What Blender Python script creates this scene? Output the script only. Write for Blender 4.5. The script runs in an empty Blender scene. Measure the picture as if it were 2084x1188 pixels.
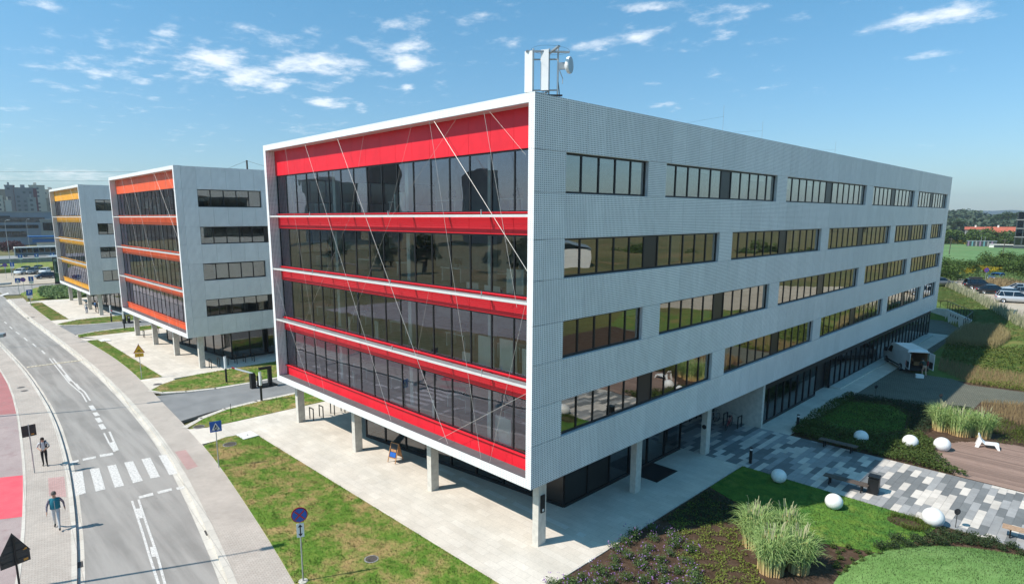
import bpy, bmesh, math, random
import numpy as np
from mathutils import Vector, Matrix
R_=math.radians
scene=bpy.context.scene
col=scene.collection
# ------------------------------------------------------------------ camera
CAM=np.array([15.929,-17.378,14.184]); YAW,PIT=R_(46.458),R_(9.791); FPX=1240.2; PPX,PPY=999.2,655.3
cd=bpy.data.cameras.new("camera"); cam=bpy.data.objects.new("camera",cd); col.objects.link(cam)
cd.sensor_width=36; cd.lens=21.424; cd.shift_x=0.0205; cd.shift_y=0.0294; cd.clip_start=.1; cd.clip_end=12000
cam.location=CAM; cam.rotation_euler=(R_(90)-PIT,R_(0.07),YAW)
scene.camera=cam
# ------------------------------------------------------------------ light
SUN=np.array([.385,.83,-1.0])            # direction the sunlight travels
sd=bpy.data.lights.new("sun","SUN"); sd.energy=4.1; sd.angle=R_(.53); sd.color=(1,.935,.85)
so=bpy.data.objects.new("sun",sd); col.objects.link(so); so.rotation_euler=Vector(SUN).to_track_quat('-Z','Y').to_euler(); so.location=(-30,-60,80)
world=bpy.data.worlds.new("World"); scene.world=world; world.use_nodes=True
scene.view_settings.view_transform='Standard'; scene.view_settings.look='None'; scene.view_settings.gamma=1
scene.view_settings.exposure=0.48; scene.view_settings.use_curve_mapping=False
scene.cycles.use_denoising=True
scene.cycles.max_bounces=8; scene.cycles.transparent_max_bounces=12; scene.cycles.caustics_reflective=False; scene.cycles.caustics_refractive=False
scene.cycles.sample_clamp_indirect=6

_f=np.array([-math.sin(YAW)*math.cos(PIT),math.cos(YAW)*math.cos(PIT),-math.sin(PIT)])
_r=np.cross(_f,[0,0,1]); _r/=np.linalg.norm(_r); _u=np.cross(_r,_f)
def ray(u,v): return _f+_r*(u-PPX)/FPX-_u*(v-PPY)/FPX
def G(u,v,z=0.):                          # photo pixel -> point on the level z
    d=ray(u,v); p=CAM+d*(z-CAM[2])/d[2]; return (float(p[0]),float(p[1]))
def D(u,v,dist):                          # photo pixel at a depth
    p=CAM+ray(u,v)*dist; return Vector(p)

def build_world():
    nt=world.node_tree; N=nt.nodes; L=nt.links; N.clear()
    out=N.new('ShaderNodeOutputWorld'); bg=N.new('ShaderNodeBackground'); bg.inputs['Strength'].default_value=.15
    sky=N.new('ShaderNodeTexSky'); sky.sky_type='NISHITA'; sky.sun_disc=False
    sky.sun_elevation=math.atan2(1,math.hypot(SUN[0],SUN[1])); sky.sun_rotation=math.atan2(-SUN[0],-SUN[1])
    sky.air_density=1.0; sky.dust_density=.6; sky.ozone_density=1.0; sky.altitude=200
    tc=N.new('ShaderNodeTexCoord'); gen=tc.outputs['Generated']
    def math_(op,a,b=None,c=None,clamp=False):
        n=N.new('ShaderNodeMath'); n.operation=op; n.use_clamp=clamp
        for i,x in enumerate((a,b,c)):
            if x is None: continue
            if isinstance(x,(int,float)): n.inputs[i].default_value=x
            else: L.new(x,n.inputs[i])
        return n.outputs[0]
    def vdot(v):
        n=N.new('ShaderNodeVectorMath'); n.operation='DOT_PRODUCT'; L.new(gen,n.inputs[0]); n.inputs[1].default_value=v; return n.outputs['Value']
    # flat cloud layer seen from below: divide by height so puffs shrink to the horizon
    sep=N.new('ShaderNodeSeparateXYZ'); L.new(gen,sep.inputs[0])
    zz=math_('ADD',math_('MAXIMUM',sep.outputs['Z'],0.0),.10)
    com=N.new('ShaderNodeCombineXYZ'); L.new(math_('DIVIDE',sep.outputs['X'],zz),com.inputs[0]); L.new(math_('DIVIDE',sep.outputs['Y'],zz),com.inputs[1])
    n1=N.new('ShaderNodeTexNoise'); n1.inputs['Scale'].default_value=7.0; n1.inputs['Detail'].default_value=9; n1.inputs['Roughness'].default_value=.62; L.new(com.outputs[0],n1.inputs['Vector'])
    n2=N.new('ShaderNodeTexNoise'); n2.inputs['Scale'].default_value=1.1; n2.inputs['Detail'].default_value=2; L.new(com.outputs[0],n2.inputs['Vector'])
    bias=None
    for (u,v,a,b,w) in [(430,120,60,22,1.),(520,165,70,24,1.),(660,130,70,20,1.),(665,210,45,14,1.),(735,222,18,10,.8),(345,62,45,14,.8),(830,130,36,16,.9),(830,97,36,10,.8),(1210,92,46,12,1.),(1305,80,32,14,1.),(1900,38,100,20,1.),(1885,112,40,9,.6),(1830,60,30,10,.7),(95,10,50,12,.8),(200,155,30,16,.6),(830,180,16,11,.7),(120,355,90,16,.75),(290,165,34,13,.5),(1310,14,60,10,.7),(1345,217,40,8,.5),(1000,30,40,10,.5),(1480,20,60,9,.45),(470,130,330,115,.40),(1180,70,260,60,.30),(150,140,160,60,.30),(60,360,160,26,.5)]:
        c=ray(u,v); k=np.linalg.norm(c); c=c/k
        rt=np.cross(c,[0,0,1]); rt/=np.linalg.norm(rt); up=np.cross(rt,c)
        a_=a/FPX/k; b_=b/FPX/k
        e=math_('ADD',math_('POWER',math_('DIVIDE',vdot(rt),a_),2.),math_('POWER',math_('DIVIDE',vdot(up),b_),2.))
        front=math_('GREATER_THAN',vdot(c),0.)
        g=math_('MULTIPLY',math_('MULTIPLY',math_('EXPONENT',math_('MULTIPLY',e,-.75)),w),front)
        bias=g if bias is None else math_('MAXIMUM',bias,g)
    d=math_('ADD',math_('MULTIPLY',n1.outputs['Fac'],1.0),math_('MULTIPLY',math_('SUBTRACT',n2.outputs['Fac'],.5),.45))
    d=math_('ADD',d,math_('MULTIPLY',bias,.42))
    mr=N.new('ShaderNodeMapRange'); mr.interpolation_type='SMOOTHSTEP'; mr.inputs['From Min'].default_value=.615; mr.inputs['From Max'].default_value=1.02; L.new(d,mr.inputs['Value'])
    m=math_('MULTIPLY',mr.outputs[0],math_('MULTIPLY',math_('MAXIMUM',sep.outputs['Z'],0.),12.,clamp=True),clamp=True)
    m=math_('MULTIPLY',m,.74)
    tint=N.new('ShaderNodeMix'); tint.data_type='RGBA'; tint.blend_type='MULTIPLY'; tint.inputs['Factor'].default_value=1; L.new(sky.outputs[0],tint.inputs['A']); 
    el=N.new('ShaderNodeMapRange'); L.new(sep.outputs['Z'],el.inputs['Value']); el.inputs['From Min'].default_value=0.; el.inputs['From Max'].default_value=.55
    tn=N.new('ShaderNodeMix'); tn.data_type='RGBA'; L.new(el.outputs[0],tn.inputs['Factor']); tn.inputs['A'].default_value=(.44,.53,.63,1); tn.inputs['B'].default_value=(.34,.84,.90,1); L.new(tn.outputs['Result'],tint.inputs['B'])
    mx=N.new('ShaderNodeMix'); mx.data_type='RGBA'; L.new(m,mx.inputs['Factor']); L.new(tint.outputs['Result'],mx.inputs['A']); mx.inputs['B'].default_value=(6.2,6.3,6.4,1)
    L.new(mx.outputs['Result'],bg.inputs['Color']); L.new(bg.outputs[0],out.inputs[0])
build_world()

# ------------------------------------------------------------------ helpers
rng=random.Random(7); nrng=np.random.default_rng(7)
MATS={}
class NT:
    """small node-tree helper"""
    def __init__(s,name):
        s.m=bpy.data.materials.new(name); s.m.use_nodes=True; s.t=s.m.node_tree; s.N=s.t.nodes; s.L=s.t.links
        s.b=s.N['Principled BSDF']; s.out=s.N['Material Output']; s._tc=None; MATS[name]=s.m
    def n(s,t,**k):
        x=s.N.new(t)
        for a,b in k.items(): setattr(x,a,b)
        return x
    def tc(s,w='Object'):
        if s._tc is None: s._tc=s.n('ShaderNodeTexCoord')
        return s._tc.outputs[w]
    def pos(s): return s.n('ShaderNodeNewGeometry').outputs['Position']
    def lk(s,x,i):
        if isinstance(x,(int,float)): i.default_value=x
        elif isinstance(x,tuple): i.default_value=x if len(x)==4 or i.type=='VECTOR' else (*x,1)
        else: s.L.new(x,i)
    def ma(s,op,a,b=None,c=None,clamp=False):
        x=s.n('ShaderNodeMath',operation=op,use_clamp=clamp)
        for i,v in enumerate((a,b,c)):
            if v is not None: s.lk(v,x.inputs[i])
        return x.outputs[0]
    def noise(s,vec,scale,detail=3,rough=.55,dist=0):
        x=s.n('ShaderNodeTexNoise'); s.lk(vec,x.inputs['Vector']); x.inputs['Scale'].default_value=scale; x.inputs['Detail'].default_value=detail; x.inputs['Roughness'].default_value=rough; x.inputs['Distortion'].default_value=dist
        return x.outputs['Fac']
    def rng(s,v,a,b,c=0.,d=1.):
        x=s.n('ShaderNodeMapRange'); s.lk(v,x.inputs['Value']); x.inputs['From Min'].default_value=a; x.inputs['From Max'].default_value=b; x.inputs['To Min'].default_value=c; x.inputs['To Max'].default_value=d
        return x.outputs[0]
    def mix(s,f,a,b,bt='MIX'):
        x=s.n('ShaderNodeMix',data_type='RGBA',blend_type=bt); s.lk(f,x.inputs['Factor']); s.lk(a,x.inputs['A']); s.lk(b,x.inputs['B']); return x.outputs['Result']
    def scale(s,vec,v):
        x=s.n('ShaderNodeMapping'); s.lk(vec,x.inputs['Vector']); x.inputs['Scale'].default_value=v; return x.outputs[0]
    def bump(s,h,st=.3,dist=.02):
        x=s.n('ShaderNodeBump'); s.lk(h,x.inputs['Height']); x.inputs['Strength'].default_value=st; x.inputs['Distance'].default_value=dist; s.L.new(x.outputs[0],s.b.inputs['Normal'])
    def set(s,col=None,rough=None,metal=None,spec=None):
        if col is not None: s.lk(col,s.b.inputs['Base Color'])
        if rough is not None: s.lk(rough,s.b.inputs['Roughness'])
        if metal is not None: s.lk(metal,s.b.inputs['Metallic'])
        if spec is not None: s.lk(spec,s.b.inputs['Specular IOR Level'])
        return s.m
def M(name): return MATS[name]
def c_(r,g,b): return (r,g,b,1)
def plain(name,c,rough=.6,metal=0.,var=.12,scale=3.,spec=None):
    s=NT(name); p=s.pos(); v=s.noise(p,scale,5); f=s.rng(v,.3,.7,1-var,1+var)
    cc=s.mix(1,c_(*c),f,'MULTIPLY'); s.set(cc,rough,metal,spec); return s.m
def perf(name,c,hole=(.02,.024,.03),px=.1006,pz=.0805,rad=.27,rough=.5,metal=0.):
    s=NT(name); uv=s.tc('UV'); x=s.n('ShaderNodeSeparateXYZ'); s.lk(uv,x.inputs[0])
    def fr(o,pitch): return s.ma('SUBTRACT',s.ma('FRACT',s.ma('DIVIDE',o,pitch)),.5)
    a,b=fr(x.outputs[0],px),fr(x.outputs[1],pz)
    d=s.ma('SQRT',s.ma('ADD',s.ma('POWER',a,2.),s.ma('POWER',b,2.)))
    h=s.rng(d,rad-.03,rad+.03,0.,1.)
    v=s.noise(s.pos(),1.3,4); tone=s.mix(s.rng(v,.3,.7),c_(*[q*.95 for q in c]),c_(*[min(1,q*1.03) for q in c]))
    oi=s.n('ShaderNodeObjectInfo'); tone=s.mix(1.,tone,s.rng(oi.outputs['Random'],0,1,.95,1.04),'MULTIPLY')
    stn=s.noise(s.scale(s.pos(),(1.2,1.2,.22)),2.2,4); tone=s.mix(1.,tone,s.rng(stn,.3,.7,.95,1.03),'MULTIPLY')
    cc=s.mix(h,c_(*hole),tone); s.set(cc,rough,metal); return s.m

perf('panel_white',(.90,.895,.88),rad=.245); perf('panel_frame',(.84,.84,.835),hole=(.12,.125,.13),rad=.17)
perf('panel_far',(.90,.895,.88),rad=.245)
plain('alu',(.66,.68,.70),.45,.3,.06); plain('white_paint',(.82,.82,.80),.5,0,.05); plain('dark_wall',(.06,.065,.07),.7)
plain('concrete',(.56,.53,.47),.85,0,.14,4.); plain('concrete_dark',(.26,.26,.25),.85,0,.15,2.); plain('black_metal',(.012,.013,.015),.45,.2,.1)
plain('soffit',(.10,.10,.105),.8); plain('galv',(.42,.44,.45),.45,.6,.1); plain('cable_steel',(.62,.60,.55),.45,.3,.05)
plain('ceiling',(.62,.62,.60),.9); plain('carpet',(.30,.31,.27),.95,0,.2); plain('core',(.40,.40,.39),.9); plain('partition',(.80,.83,.79),.8,0,.04)
plain('screen_dark',(.01,.011,.012),.5); plain('skin',(.50,.30,.21),.6,0,.06); plain('timber_dark',(.075,.058,.045),.75,0,.25,6.)
plain('white_ball',(.80,.80,.79),.6,0,.07,4.); plain('white_plastic',(.83,.83,.82),.4,0,.03)
plain('rubber',(.018,.018,.02),.8); plain('chrome',(.6,.6,.62),.25,.9,.03); plain('plate_white',(.75,.75,.74),.5,0,.04)
plain('headlight',(.75,.78,.8),.15,.2,.03); plain('taillight',(.42,.02,.02),.25,0,.05); plain('dark_interior',(.02,.02,.022),.9)
plain('cardboard',(.30,.16,.07),.85,0,.15); plain('hatch_white',(.72,.70,.66),.8,0,.1); plain('iron',(.10,.085,.075),.8,.2,.2,8.)
plain('sign_back',(.055,.05,.048),.7,.1,.12); plain('sign_blue',(.010,.10,.42),.45,0,.05); plain('sign_red',(.45,.02,.035),.45,0,.05); plain('sign_white',(.78,.78,.76),.45,0,.04)
plain('sign_yellow',(.75,.42,.01),.45,0,.06); plain('ink',(.012,.012,.014),.5,0,.05); plain('sign_orange',(.55,.25,.03),.5)
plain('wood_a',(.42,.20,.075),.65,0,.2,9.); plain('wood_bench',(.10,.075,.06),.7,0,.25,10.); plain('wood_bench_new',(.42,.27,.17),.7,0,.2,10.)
for nme,c in (('red',(.74,.009,.024)),('orange',(.80,.10,.022)),('yellow',(.83,.37,.012))):
    plain('sheet_'+nme,c,.5,0,.11,.8)
    s=NT('shadow_lined_'+nme); x=s.n('ShaderNodeSeparateXYZ'); s.lk(s.pos(),x.inputs[0])
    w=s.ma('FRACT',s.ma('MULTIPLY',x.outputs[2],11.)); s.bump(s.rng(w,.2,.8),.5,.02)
    s.set(s.mix(s.rng(w,.0,.25),c_(*[q*.8 for q in c]),c_(*c)),.5)  # darker lines stand for the grating's shadow, painted into the sheet colour
def glassmat(name,tint=(.45,.5,.5),base=.10,k=1.3,ior=1.75,gtint=(.93,.95,1.)):
    s=NT(name); s.N.remove(s.b); g=s.n('ShaderNodeBsdfGlossy'); g.inputs['Roughness'].default_value=.0; g.inputs['Color'].default_value=c_(*gtint)
    t=s.n('ShaderNodeBsdfTransparent'); t.inputs['Color'].default_value=c_(*tint)
    fr=s.n('ShaderNodeFresnel'); fr.inputs['IOR'].default_value=ior
    # panes are never perfectly flat
    nz=s.noise(s.pos(),.55,1); bp=s.n('ShaderNodeBump'); bp.inputs['Strength'].default_value=.05; bp.inputs['Distance'].default_value=.12; s.L.new(nz,bp.inputs['Height']); s.L.new(bp.outputs[0],g.inputs['Normal'])
    f=s.ma('ADD',s.ma('MULTIPLY',fr.outputs[0],k),base,clamp=True)
    mx=s.n('ShaderNodeMixShader'); s.L.new(f,mx.inputs[0]); s.L.new(t.outputs[0],mx.inputs[1]); s.L.new(g.outputs[0],mx.inputs[2]); s.L.new(mx.outputs[0],s.out.inputs[0]); return s.m
glassmat('glass_front',(.88,.91,.87),.13,1.05,1.6,(.92,.87,1.0)); glassmat('glass_side',(.46,.48,.46),.20,1.25,1.7,(.97,.95,.90)); glassmat('glass_ground',(.34,.35,.33),.10,1.0,1.55); glassmat('glass_car',(.08,.095,.10),.09,0.,1.45); glassmat('glass_green',(.16,.42,.34),.10,1.0,1.5,(.7,1,.9))

class MB:
    """mesh builder with metre UVs"""
    def __init__(s): s.v=[]; s.f=[]; s.m=[]; s.uv=[]
    def face(s,pts,mat=0,uv=None):
        i=len(s.v); s.v.extend([tuple(p) for p in pts]); s.f.append(tuple(range(i,i+len(pts)))); s.m.append(mat); s.uv.append(uv if uv else [(0,0)]*len(pts)); return s
    def box(s,x0,x1,y0,y1,z0,z1,mat=0,skip=''):
        if x0>x1:x0,x1=x1,x0
        if y0>y1:y0,y1=y1,y0
        if z0>z1:z0,z1=z1,z0
        q={'-y':([(x0,y0,z0),(x1,y0,z0),(x1,y0,z1),(x0,y0,z1)],0,2),'+y':([(x1,y1,z0),(x0,y1,z0),(x0,y1,z1),(x1,y1,z1)],0,2),
           '-x':([(x0,y1,z0),(x0,y0,z0),(x0,y0,z1),(x0,y1,z1)],1,2),'+x':([(x1,y0,z0),(x1,y1,z0),(x1,y1,z1),(x1,y0,z1)],1,2),
           '+z':([(x0,y0,z1),(x1,y0,z1),(x1,y1,z1),(x0,y1,z1)],0,1),'-z':([(x0,y1,z0),(x1,y1,z0),(x1,y0,z0),(x0,y0,z0)],0,1)}
        for k,(p,a,b) in q.items():
            if k in skip: continue
            o=(x0,y0,z0)
            s.face(p,mat,[(t[a]-o[a],t[b]-o[b]) for t in p])
        return s
    def obox(s,c,ax,ay,az,hx,hy,hz,mat=0):
        c=Vector(c);ax=Vector(ax)*hx;ay=Vector(ay)*hy;az=Vector(az)*hz
        P=lambda i,j,k:tuple(c+ax*i+ay*j+az*k)
        for q in ([(-1,-1,-1),(1,-1,-1),(1,-1,1),(-1,-1,1)],[(1,1,-1),(-1,1,-1),(-1,1,1),(1,1,1)],[(-1,1,-1),(-1,-1,-1),(-1,-1,1),(-1,1,1)],[(1,-1,-1),(1,1,-1),(1,1,1),(1,-1,1)],[(-1,-1,1),(1,-1,1),(1,1,1),(-1,1,1)],[(-1,1,-1),(1,1,-1),(1,-1,-1),(-1,-1,-1)]):
            s.face([P(*t) for t in q],mat)
        return s
    def tube(s,a,b,r,r2=None,n=8,mat=0,cap=True):
        a=Vector(a);b=Vector(b);d=(b-a).normalized(); r2=r if r2 is None else r2
        u=d.orthogonal().normalized(); w=d.cross(u)
        A=[a+(u*math.cos(t)+w*math.sin(t))*r for t in [2*math.pi*i/n for i in range(n)]]
        B=[b+(u*math.cos(t)+w*math.sin(t))*r2 for t in [2*math.pi*i/n for i in range(n)]]
        for i in range(n):
            j=(i+1)%n; s.face([A[i],A[j],B[j],B[i]],mat)
        if cap: s.face(A[::-1],mat); s.face(B,mat)
        return s
    def path(s,pts,r,n=6,mat=0):
        for a,b in zip(pts[:-1],pts[1:]): s.tube(a,b,r,n=n,mat=mat)
        return s
    def prism(s,poly,z0,z1,mat=0,top=None):
        poly=[tuple(p[:2]) for p in poly]
        A=sum(poly[i][0]*poly[(i+1)%len(poly)][1]-poly[(i+1)%len(poly)][0]*poly[i][1] for i in range(len(poly)))
        if A<0: poly=poly[::-1]
        s.face([(x,y,z1) for x,y in poly],mat if top is None else top,[(x,y) for x,y in poly])
        for i in range(len(poly)):
            a,b=poly[i],poly[(i+1)%len(poly)]; s.face([(*a,z0),(*b,z0),(*b,z1),(*a,z1)],mat)
        return s
    def lathe(s,prof,n=16,mat=0,c=(0,0,0),ax=None):
        # prof: list of (r,z); axis z at c, or transform by matrix ax
        rings=[]
        for r,z in prof:
            ring=[]
            for i in range(n):
                t=2*math.pi*i/n; p=Vector((r*math.cos(t),r*math.sin(t),z))
                if ax is not None: p=ax@p
                ring.append(tuple(p+Vector(c)))
            rings.append(ring)
        for a,b in zip(rings[:-1],rings[1:]):
            for i in range(n):
                j=(i+1)%n; s.face([a[i],a[j],b[j],b[i]],mat)
        return s
    def mesh(s,name,mats,smooth=False):
        me=bpy.data.meshes.new(name); me.from_pydata(s.v,[],s.f)
        for m in mats: me.materials.append(M(m) if isinstance(m,str) else m)
        me.polygons.foreach_set('material_index',s.m)
        ul=me.uv_layers.new(name='uv'); flat=[c for f in s.uv for t in f for c in t]; ul.data.foreach_set('uv',flat)
        if smooth:
            bm=bmesh.new(); bm.from_mesh(me); bmesh.ops.remove_doubles(bm,verts=bm.verts,dist=1e-5); bm.to_mesh(me); bm.free()
            me.polygons.foreach_set('use_smooth',[True]*len(me.polygons))
        me.update(); return me
def ob(name,me,parent=None,loc=(0,0,0),rz=0.,rot=None):
    o=bpy.data.objects.new(name,me); col.objects.link(o); o.location=loc
    if rot is not None: o.rotation_euler=rot
    elif rz: o.rotation_euler=(0,0,rz)
    if parent is not None: o.parent=parent
    return o
def tag(o,label,cat,group=None):
    o['label']=label; o['category']=cat
    if group: o['group']=group
    return o
def thing(name,label,cat,loc=(0,0,0),rz=0.,group=None): return tag(ob(name,None,None,loc,rz),label,cat,group)
def struct(name,me,parent=None,loc=(0,0,0)):
    o=ob(name,me,parent,loc)
    if parent is None: o['kind']='structure'
    return o
def stuff(name,me,label=None,cat=None,parent=None,loc=(0,0,0)):
    o=ob(name,me,parent,loc); o['kind']='stuff'
    if parent is None and label: tag(o,label,cat)
    return o
def part(name,b,mats,parent,loc=(0,0,0),rz=0.,smooth=False,rot=None): return ob(name,b.mesh(name,mats if isinstance(mats,(list,tuple)) else [mats],smooth),parent,loc,rz,rot)
def copy_tree(o,parent=None):
    c=o.copy(); col.objects.link(c); c.parent=parent
    for ch in list(o.children): copy_tree(ch,c)
    return c
# ------------------------------------------------------------------ office buildings
BW,BL,ZT,ZB=23.75,72.8,18.70,3.11
WT=[16.69,13.31,9.93,6.54]; WB=[15.10,11.71,8.33,4.95]           # window rows on the long side
SEG_A=[(1.87,7.80,5),(9.35,22.45,11),(24.0,40.65,13),(42.5,56.35,11),(57.9,71.4,11)]
SEG_B=[(1.87,15.2,11),(16.75,31.0,12),(32.6,49.0,13),(50.65,63.5,11),(65.1,70.8,5)]
FT=[16.83,13.46,10.06,6.66]; FB=[14.37,10.95,7.54,4.20]           # front glass rows
RC=.60                                                             # recess of the front glass
FL=[14.28,10.88,7.47,4.10]
plain('vent_dark',(.022,.02,.019),.35,.1,.1)
_pc={}
def panel_mesh(w,h,mat,t=.03):
    k=(round(w,3),round(h,3),mat,t)
    if k not in _pc:
        b=MB(); b.box(0,w,0,t,0,h); _pc[k]=b.mesh('panel',[mat])
    return _pc[k]
_gc={}
def pane_mesh(w,h,mat):
    k=(round(w,3),round(h,3),mat)
    if k not in _gc:
        b=MB(); b.face([(0,0,0),(w,0,0),(w,0,h),(0,0,h)]); _gc[k]=b.mesh('pane',[mat])
    return _gc[k]
def splits(a,b,step):
    n=max(1,round((b-a)/step)); return [a+(b-a)*i/n for i in range(n+1)]

def office_building(loc,colour,label,ydetail,full,pw='panel_white'):
    B=thing('office_building',label,'building',loc)
    g=.009
    # long right side: backing wall with real openings, perforated panels in front, windows set in
    wall=MB()
    bands=[(WT[0],ZT)]+[(WT[k+1],WB[k]) for k in range(3)]+[(ZB,WB[3])]
    for z0,z1 in bands: wall.box(-.30,-.035,.02,BL,z0,z1)
    wins=[]
    for k in range(4):
        seg=SEG_A if k%2==0 else SEG_B; y=.02
        for (a,b,n) in seg:
            wall.box(-.30,-.035,y,a,WB[k],WT[k],skip=('+z','-z')); wins.append((k,a,b,n)); y=b
        wall.box(-.30,-.035,y,BL,WB[k],WT[k],skip=('+z','-z'))
    w=part('side_wall',wall,'alu',B)
    def add_panel(y0,y1,z0,z1):
        ob('panel',panel_mesh(y1-y0-2*g,z1-z0-2*g,pw),w,(0,y0+g,z0+g),R_(90))
    ys=[.0,.55,1.87]+[1.87+1.3194*i for i in range(1,54)]+[BL]
    rest=MB()
    for z0,z1 in bands:
        for a,b in zip(ys[:-1],ys[1:]):
            if a<ydetail: add_panel(a,b,z0,z1)
        if ydetail<BL: 
            a=next(q for q in ys if q>=ydetail); rest.box(-.03,0,a,BL,z0+g,z1-g)
    for k in range(4):
        seg=SEG_A if k%2==0 else SEG_B; y=.0
        for (a,b,n) in list(seg)+[(BL,BL,0)]:
            if y<.1:
                add_panel(0,.55,WB[k],WT[k]); add_panel(.55,a,WB[k],WT[k])
            elif y<ydetail: add_panel(y,a,WB[k],WT[k])
            else: rest.box(-.03,0,y+g,a-g,WB[k]+g,WT[k]-g)
            y=b
    if rest.f: stuff('far_panels',rest.mesh('far_panels',[pw]),parent=w)
    for (k,a,b,n) in wins:
        z0,z1=WB[k],WT[k]; f=MB(); t=.07; X0,X1=-.26,-.165
        f.box(X0,X1,a,b,z0,z0+.09); f.box(X0,X1,a,b,z1-t,z1)
        q=splits(a,b,(b-a)/n)
        for i,yy in enumerate(q):
            e=.055 if 0<i<n else .07
            lo,hi=(yy,yy+e) if i==0 else ((yy-e,yy) if i==n else (yy-e*.72,yy+e*.72))
            f.box(X0,X1+.001,lo,hi,z0+.09,z1-t)
        wn=part('window',f,'black_metal',B)
        for i in range(n):
            if a>ydetail+12: break
            vent=(i==n//2 and n>5)
            ob('pane',pane_mesh(q[i+1]-q[i]-.05,z1-z0-.14,'vent_dark' if vent else 'glass_side'),wn,(-.20,q[i]+.025,z0+.07),R_(90))
        if rng.random()<.8:
            # roller blinds part-way down behind some panes
            bl=MB()
            for i in range(n):
                if rng.random()<(.14 if full else .30):
                    h=rng.choice((.25,.4,.75,1.4)); bl.box(-.36,-.345,q[i]+.05,q[i+1]-.05,max(z0,z1-h),z1)
            if bl.f: part('blind',bl,'partition',wn)
    # other walls and roof
    lw=MB()
    for z0,z1 in bands: lw.box(-BW,-BW+.25,.62,BL,z0,z1)
    for k in range(4):
        seg=SEG_B if k%2==0 else SEG_A; y=.62
        for (a,b,n) in seg: lw.box(-BW,-BW+.25,y,a,WB[k],WT[k],skip=('+z','-z')); y=b
        lw.box(-BW,-BW+.25,y,BL,WB[k],WT[k],skip=('+z','-z'))
    part('side_wall',lw,pw,B)
    for k in range(4):
        for (a,b,n) in (SEG_B if k%2==0 else SEG_A):
            f=MB(); f.box(-BW+.05,-BW+.12,a,b,WB[k],WB[k]+.08); f.box(-BW+.05,-BW+.12,a,b,WT[k]-.07,WT[k])
            q=splits(a,b,(b-a)/n)
            for yy in q[1:-1]: f.box(-BW+.05,-BW+.12,yy-.04,yy+.04,WB[k]+.08,WT[k]-.07)
            f.box(-BW+.09,-BW+.095,a,b,WB[k]+.08,WT[k]-.07,1)
            part('window',f,['black_metal','glass_side'],B)
    bw=MB(); bw.box(-BW+.26,-.31,BL-.25,BL-.02,ZB,ZT); part('rear_wall',bw,pw,B)
    rf=MB(); rf.box(-BW+.26,-.31,.62,BL-.26,18.05,18.4); part('roof',rf,'concrete_dark',B)
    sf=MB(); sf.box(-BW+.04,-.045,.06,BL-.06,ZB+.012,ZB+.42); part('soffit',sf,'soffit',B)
    # floors inside
    for z in FL[:3]:
        s=MB(); s.box(-BW+.27,-.32,RC+.14,BL-.27,z-.42,z-.02,0); s.face([(-BW+.27,RC+.14,z),(-.32,RC+.14,z),(-.32,BL-.27,z),(-BW+.27,BL-.27,z)],1); part('floor_slab',s,['ceiling','carpet'],B)
    s=MB(); s.face([(-BW+.27,RC+.14,FL[3]),(-.32,RC+.14,FL[3]),(-.32,BL-.27,FL[3]),(-BW+.27,BL-.27,FL[3])]); part('floor_slab',s,'carpet',B)
    s=MB(); s.box(-BW+7,-7,8.5,BL-6,FL[3]+.02,18.04); part('core',s,'core',B)
    # front frame of perforated panels
    fr=MB(); fr.box(-.29,-.035,.03,RC+.1,ZB+.38,ZT-.33); fr.box(-BW+.035,-BW+.29,.03,RC+.1,ZB+.38,ZT-.33); fr.box(-BW+.035,-.035,.03,RC+.1,ZT-.33,ZT-.03); fr.box(-BW+.035,-.035,.03,RC+.02,ZB+.03,ZB+.38)
    f=part('front_frame',fr,'alu',B)
    zs=[ZB]+sorted(WT+WB)+[ZT]
    for z0,z1 in zip(zs[:-1],zs[1:]):
        h=z1-z0-.008
        ob('panel',panel_mesh(.305,h,'panel_frame',.028),f,(-.307,0,z0+.004))
        ob('panel',panel_mesh(.305,h,'panel_frame',.028),f,(-BW,0,z0+.004))
        ob('panel',panel_mesh(RC,h,pw,.028),f,(-BW+.294,0.03,z0+.004),R_(90))      # inner reveal
        ob('panel',panel_mesh(.6,h,pw,.028),f,(-BW,RC+.03,z0+.004),R_(-90))
    xs=splits(-BW+.31,-.31,1.3576)
    for a,b in zip(xs[:-1],xs[1:]):
        ob('panel',panel_mesh(b-a-.008,.305,'panel_frame',.028),f,(a+.004,0,ZT-.309))
        ob('panel',panel_mesh(b-a-.008,.40,'panel_frame',.028),f,(a+.004,0,ZB+.002))
    cp=MB(); cp.box(-BW,0,0.002,.66,ZT+.002,ZT+.025); part('coping',cp,'white_paint',B)
    # coloured sheets, curtain wall per storey
    xg=splits(-BW+.30,-.30,1.3588); hw=xg[1]-xg[0]
    cs='sheet_'+colour; cr='shadow_lined_'+colour
    for a,b in zip(xg[:-1],xg[1:]):
        ob('coloured_panel',panel_mesh(b-a-.012,ZT-.30-FT[0],cs,.04),f,(a+.006,RC,FT[0]))
        ob('coloured_panel',panel_mesh(b-a-.012,FB[3]-ZB-.36,cs,.04),f,(a+.006,RC,ZB+.36))
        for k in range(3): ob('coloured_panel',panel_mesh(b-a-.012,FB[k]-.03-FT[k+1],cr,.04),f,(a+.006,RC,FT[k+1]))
    for k in range(4):
        z0,z1=FB[k],FT[k]; c=MB(); y0,y1=RC+.042,RC+.13
        c.box(-BW+.30,-.30,y0,y1,z0,z0+.06); c.box(-BW+.30,-.30,y0,y1,z1-.07,z1)
        for i,x in enumerate(xg):
            e=.035 if 0<i<len(xg)-1 else .05
            c.box(max(x-e,-BW+.30),min(x+e,-.30),y0-.001,y1,z0+.06,z1-.07)
        cw=part('curtain_wall',c,'black_metal',B)
        sill=MB(); sill.box(-BW+.31,-.31,RC-.12,RC+.015,z0-.028,z0+.012); part('sill',sill,cs,cw)
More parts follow.
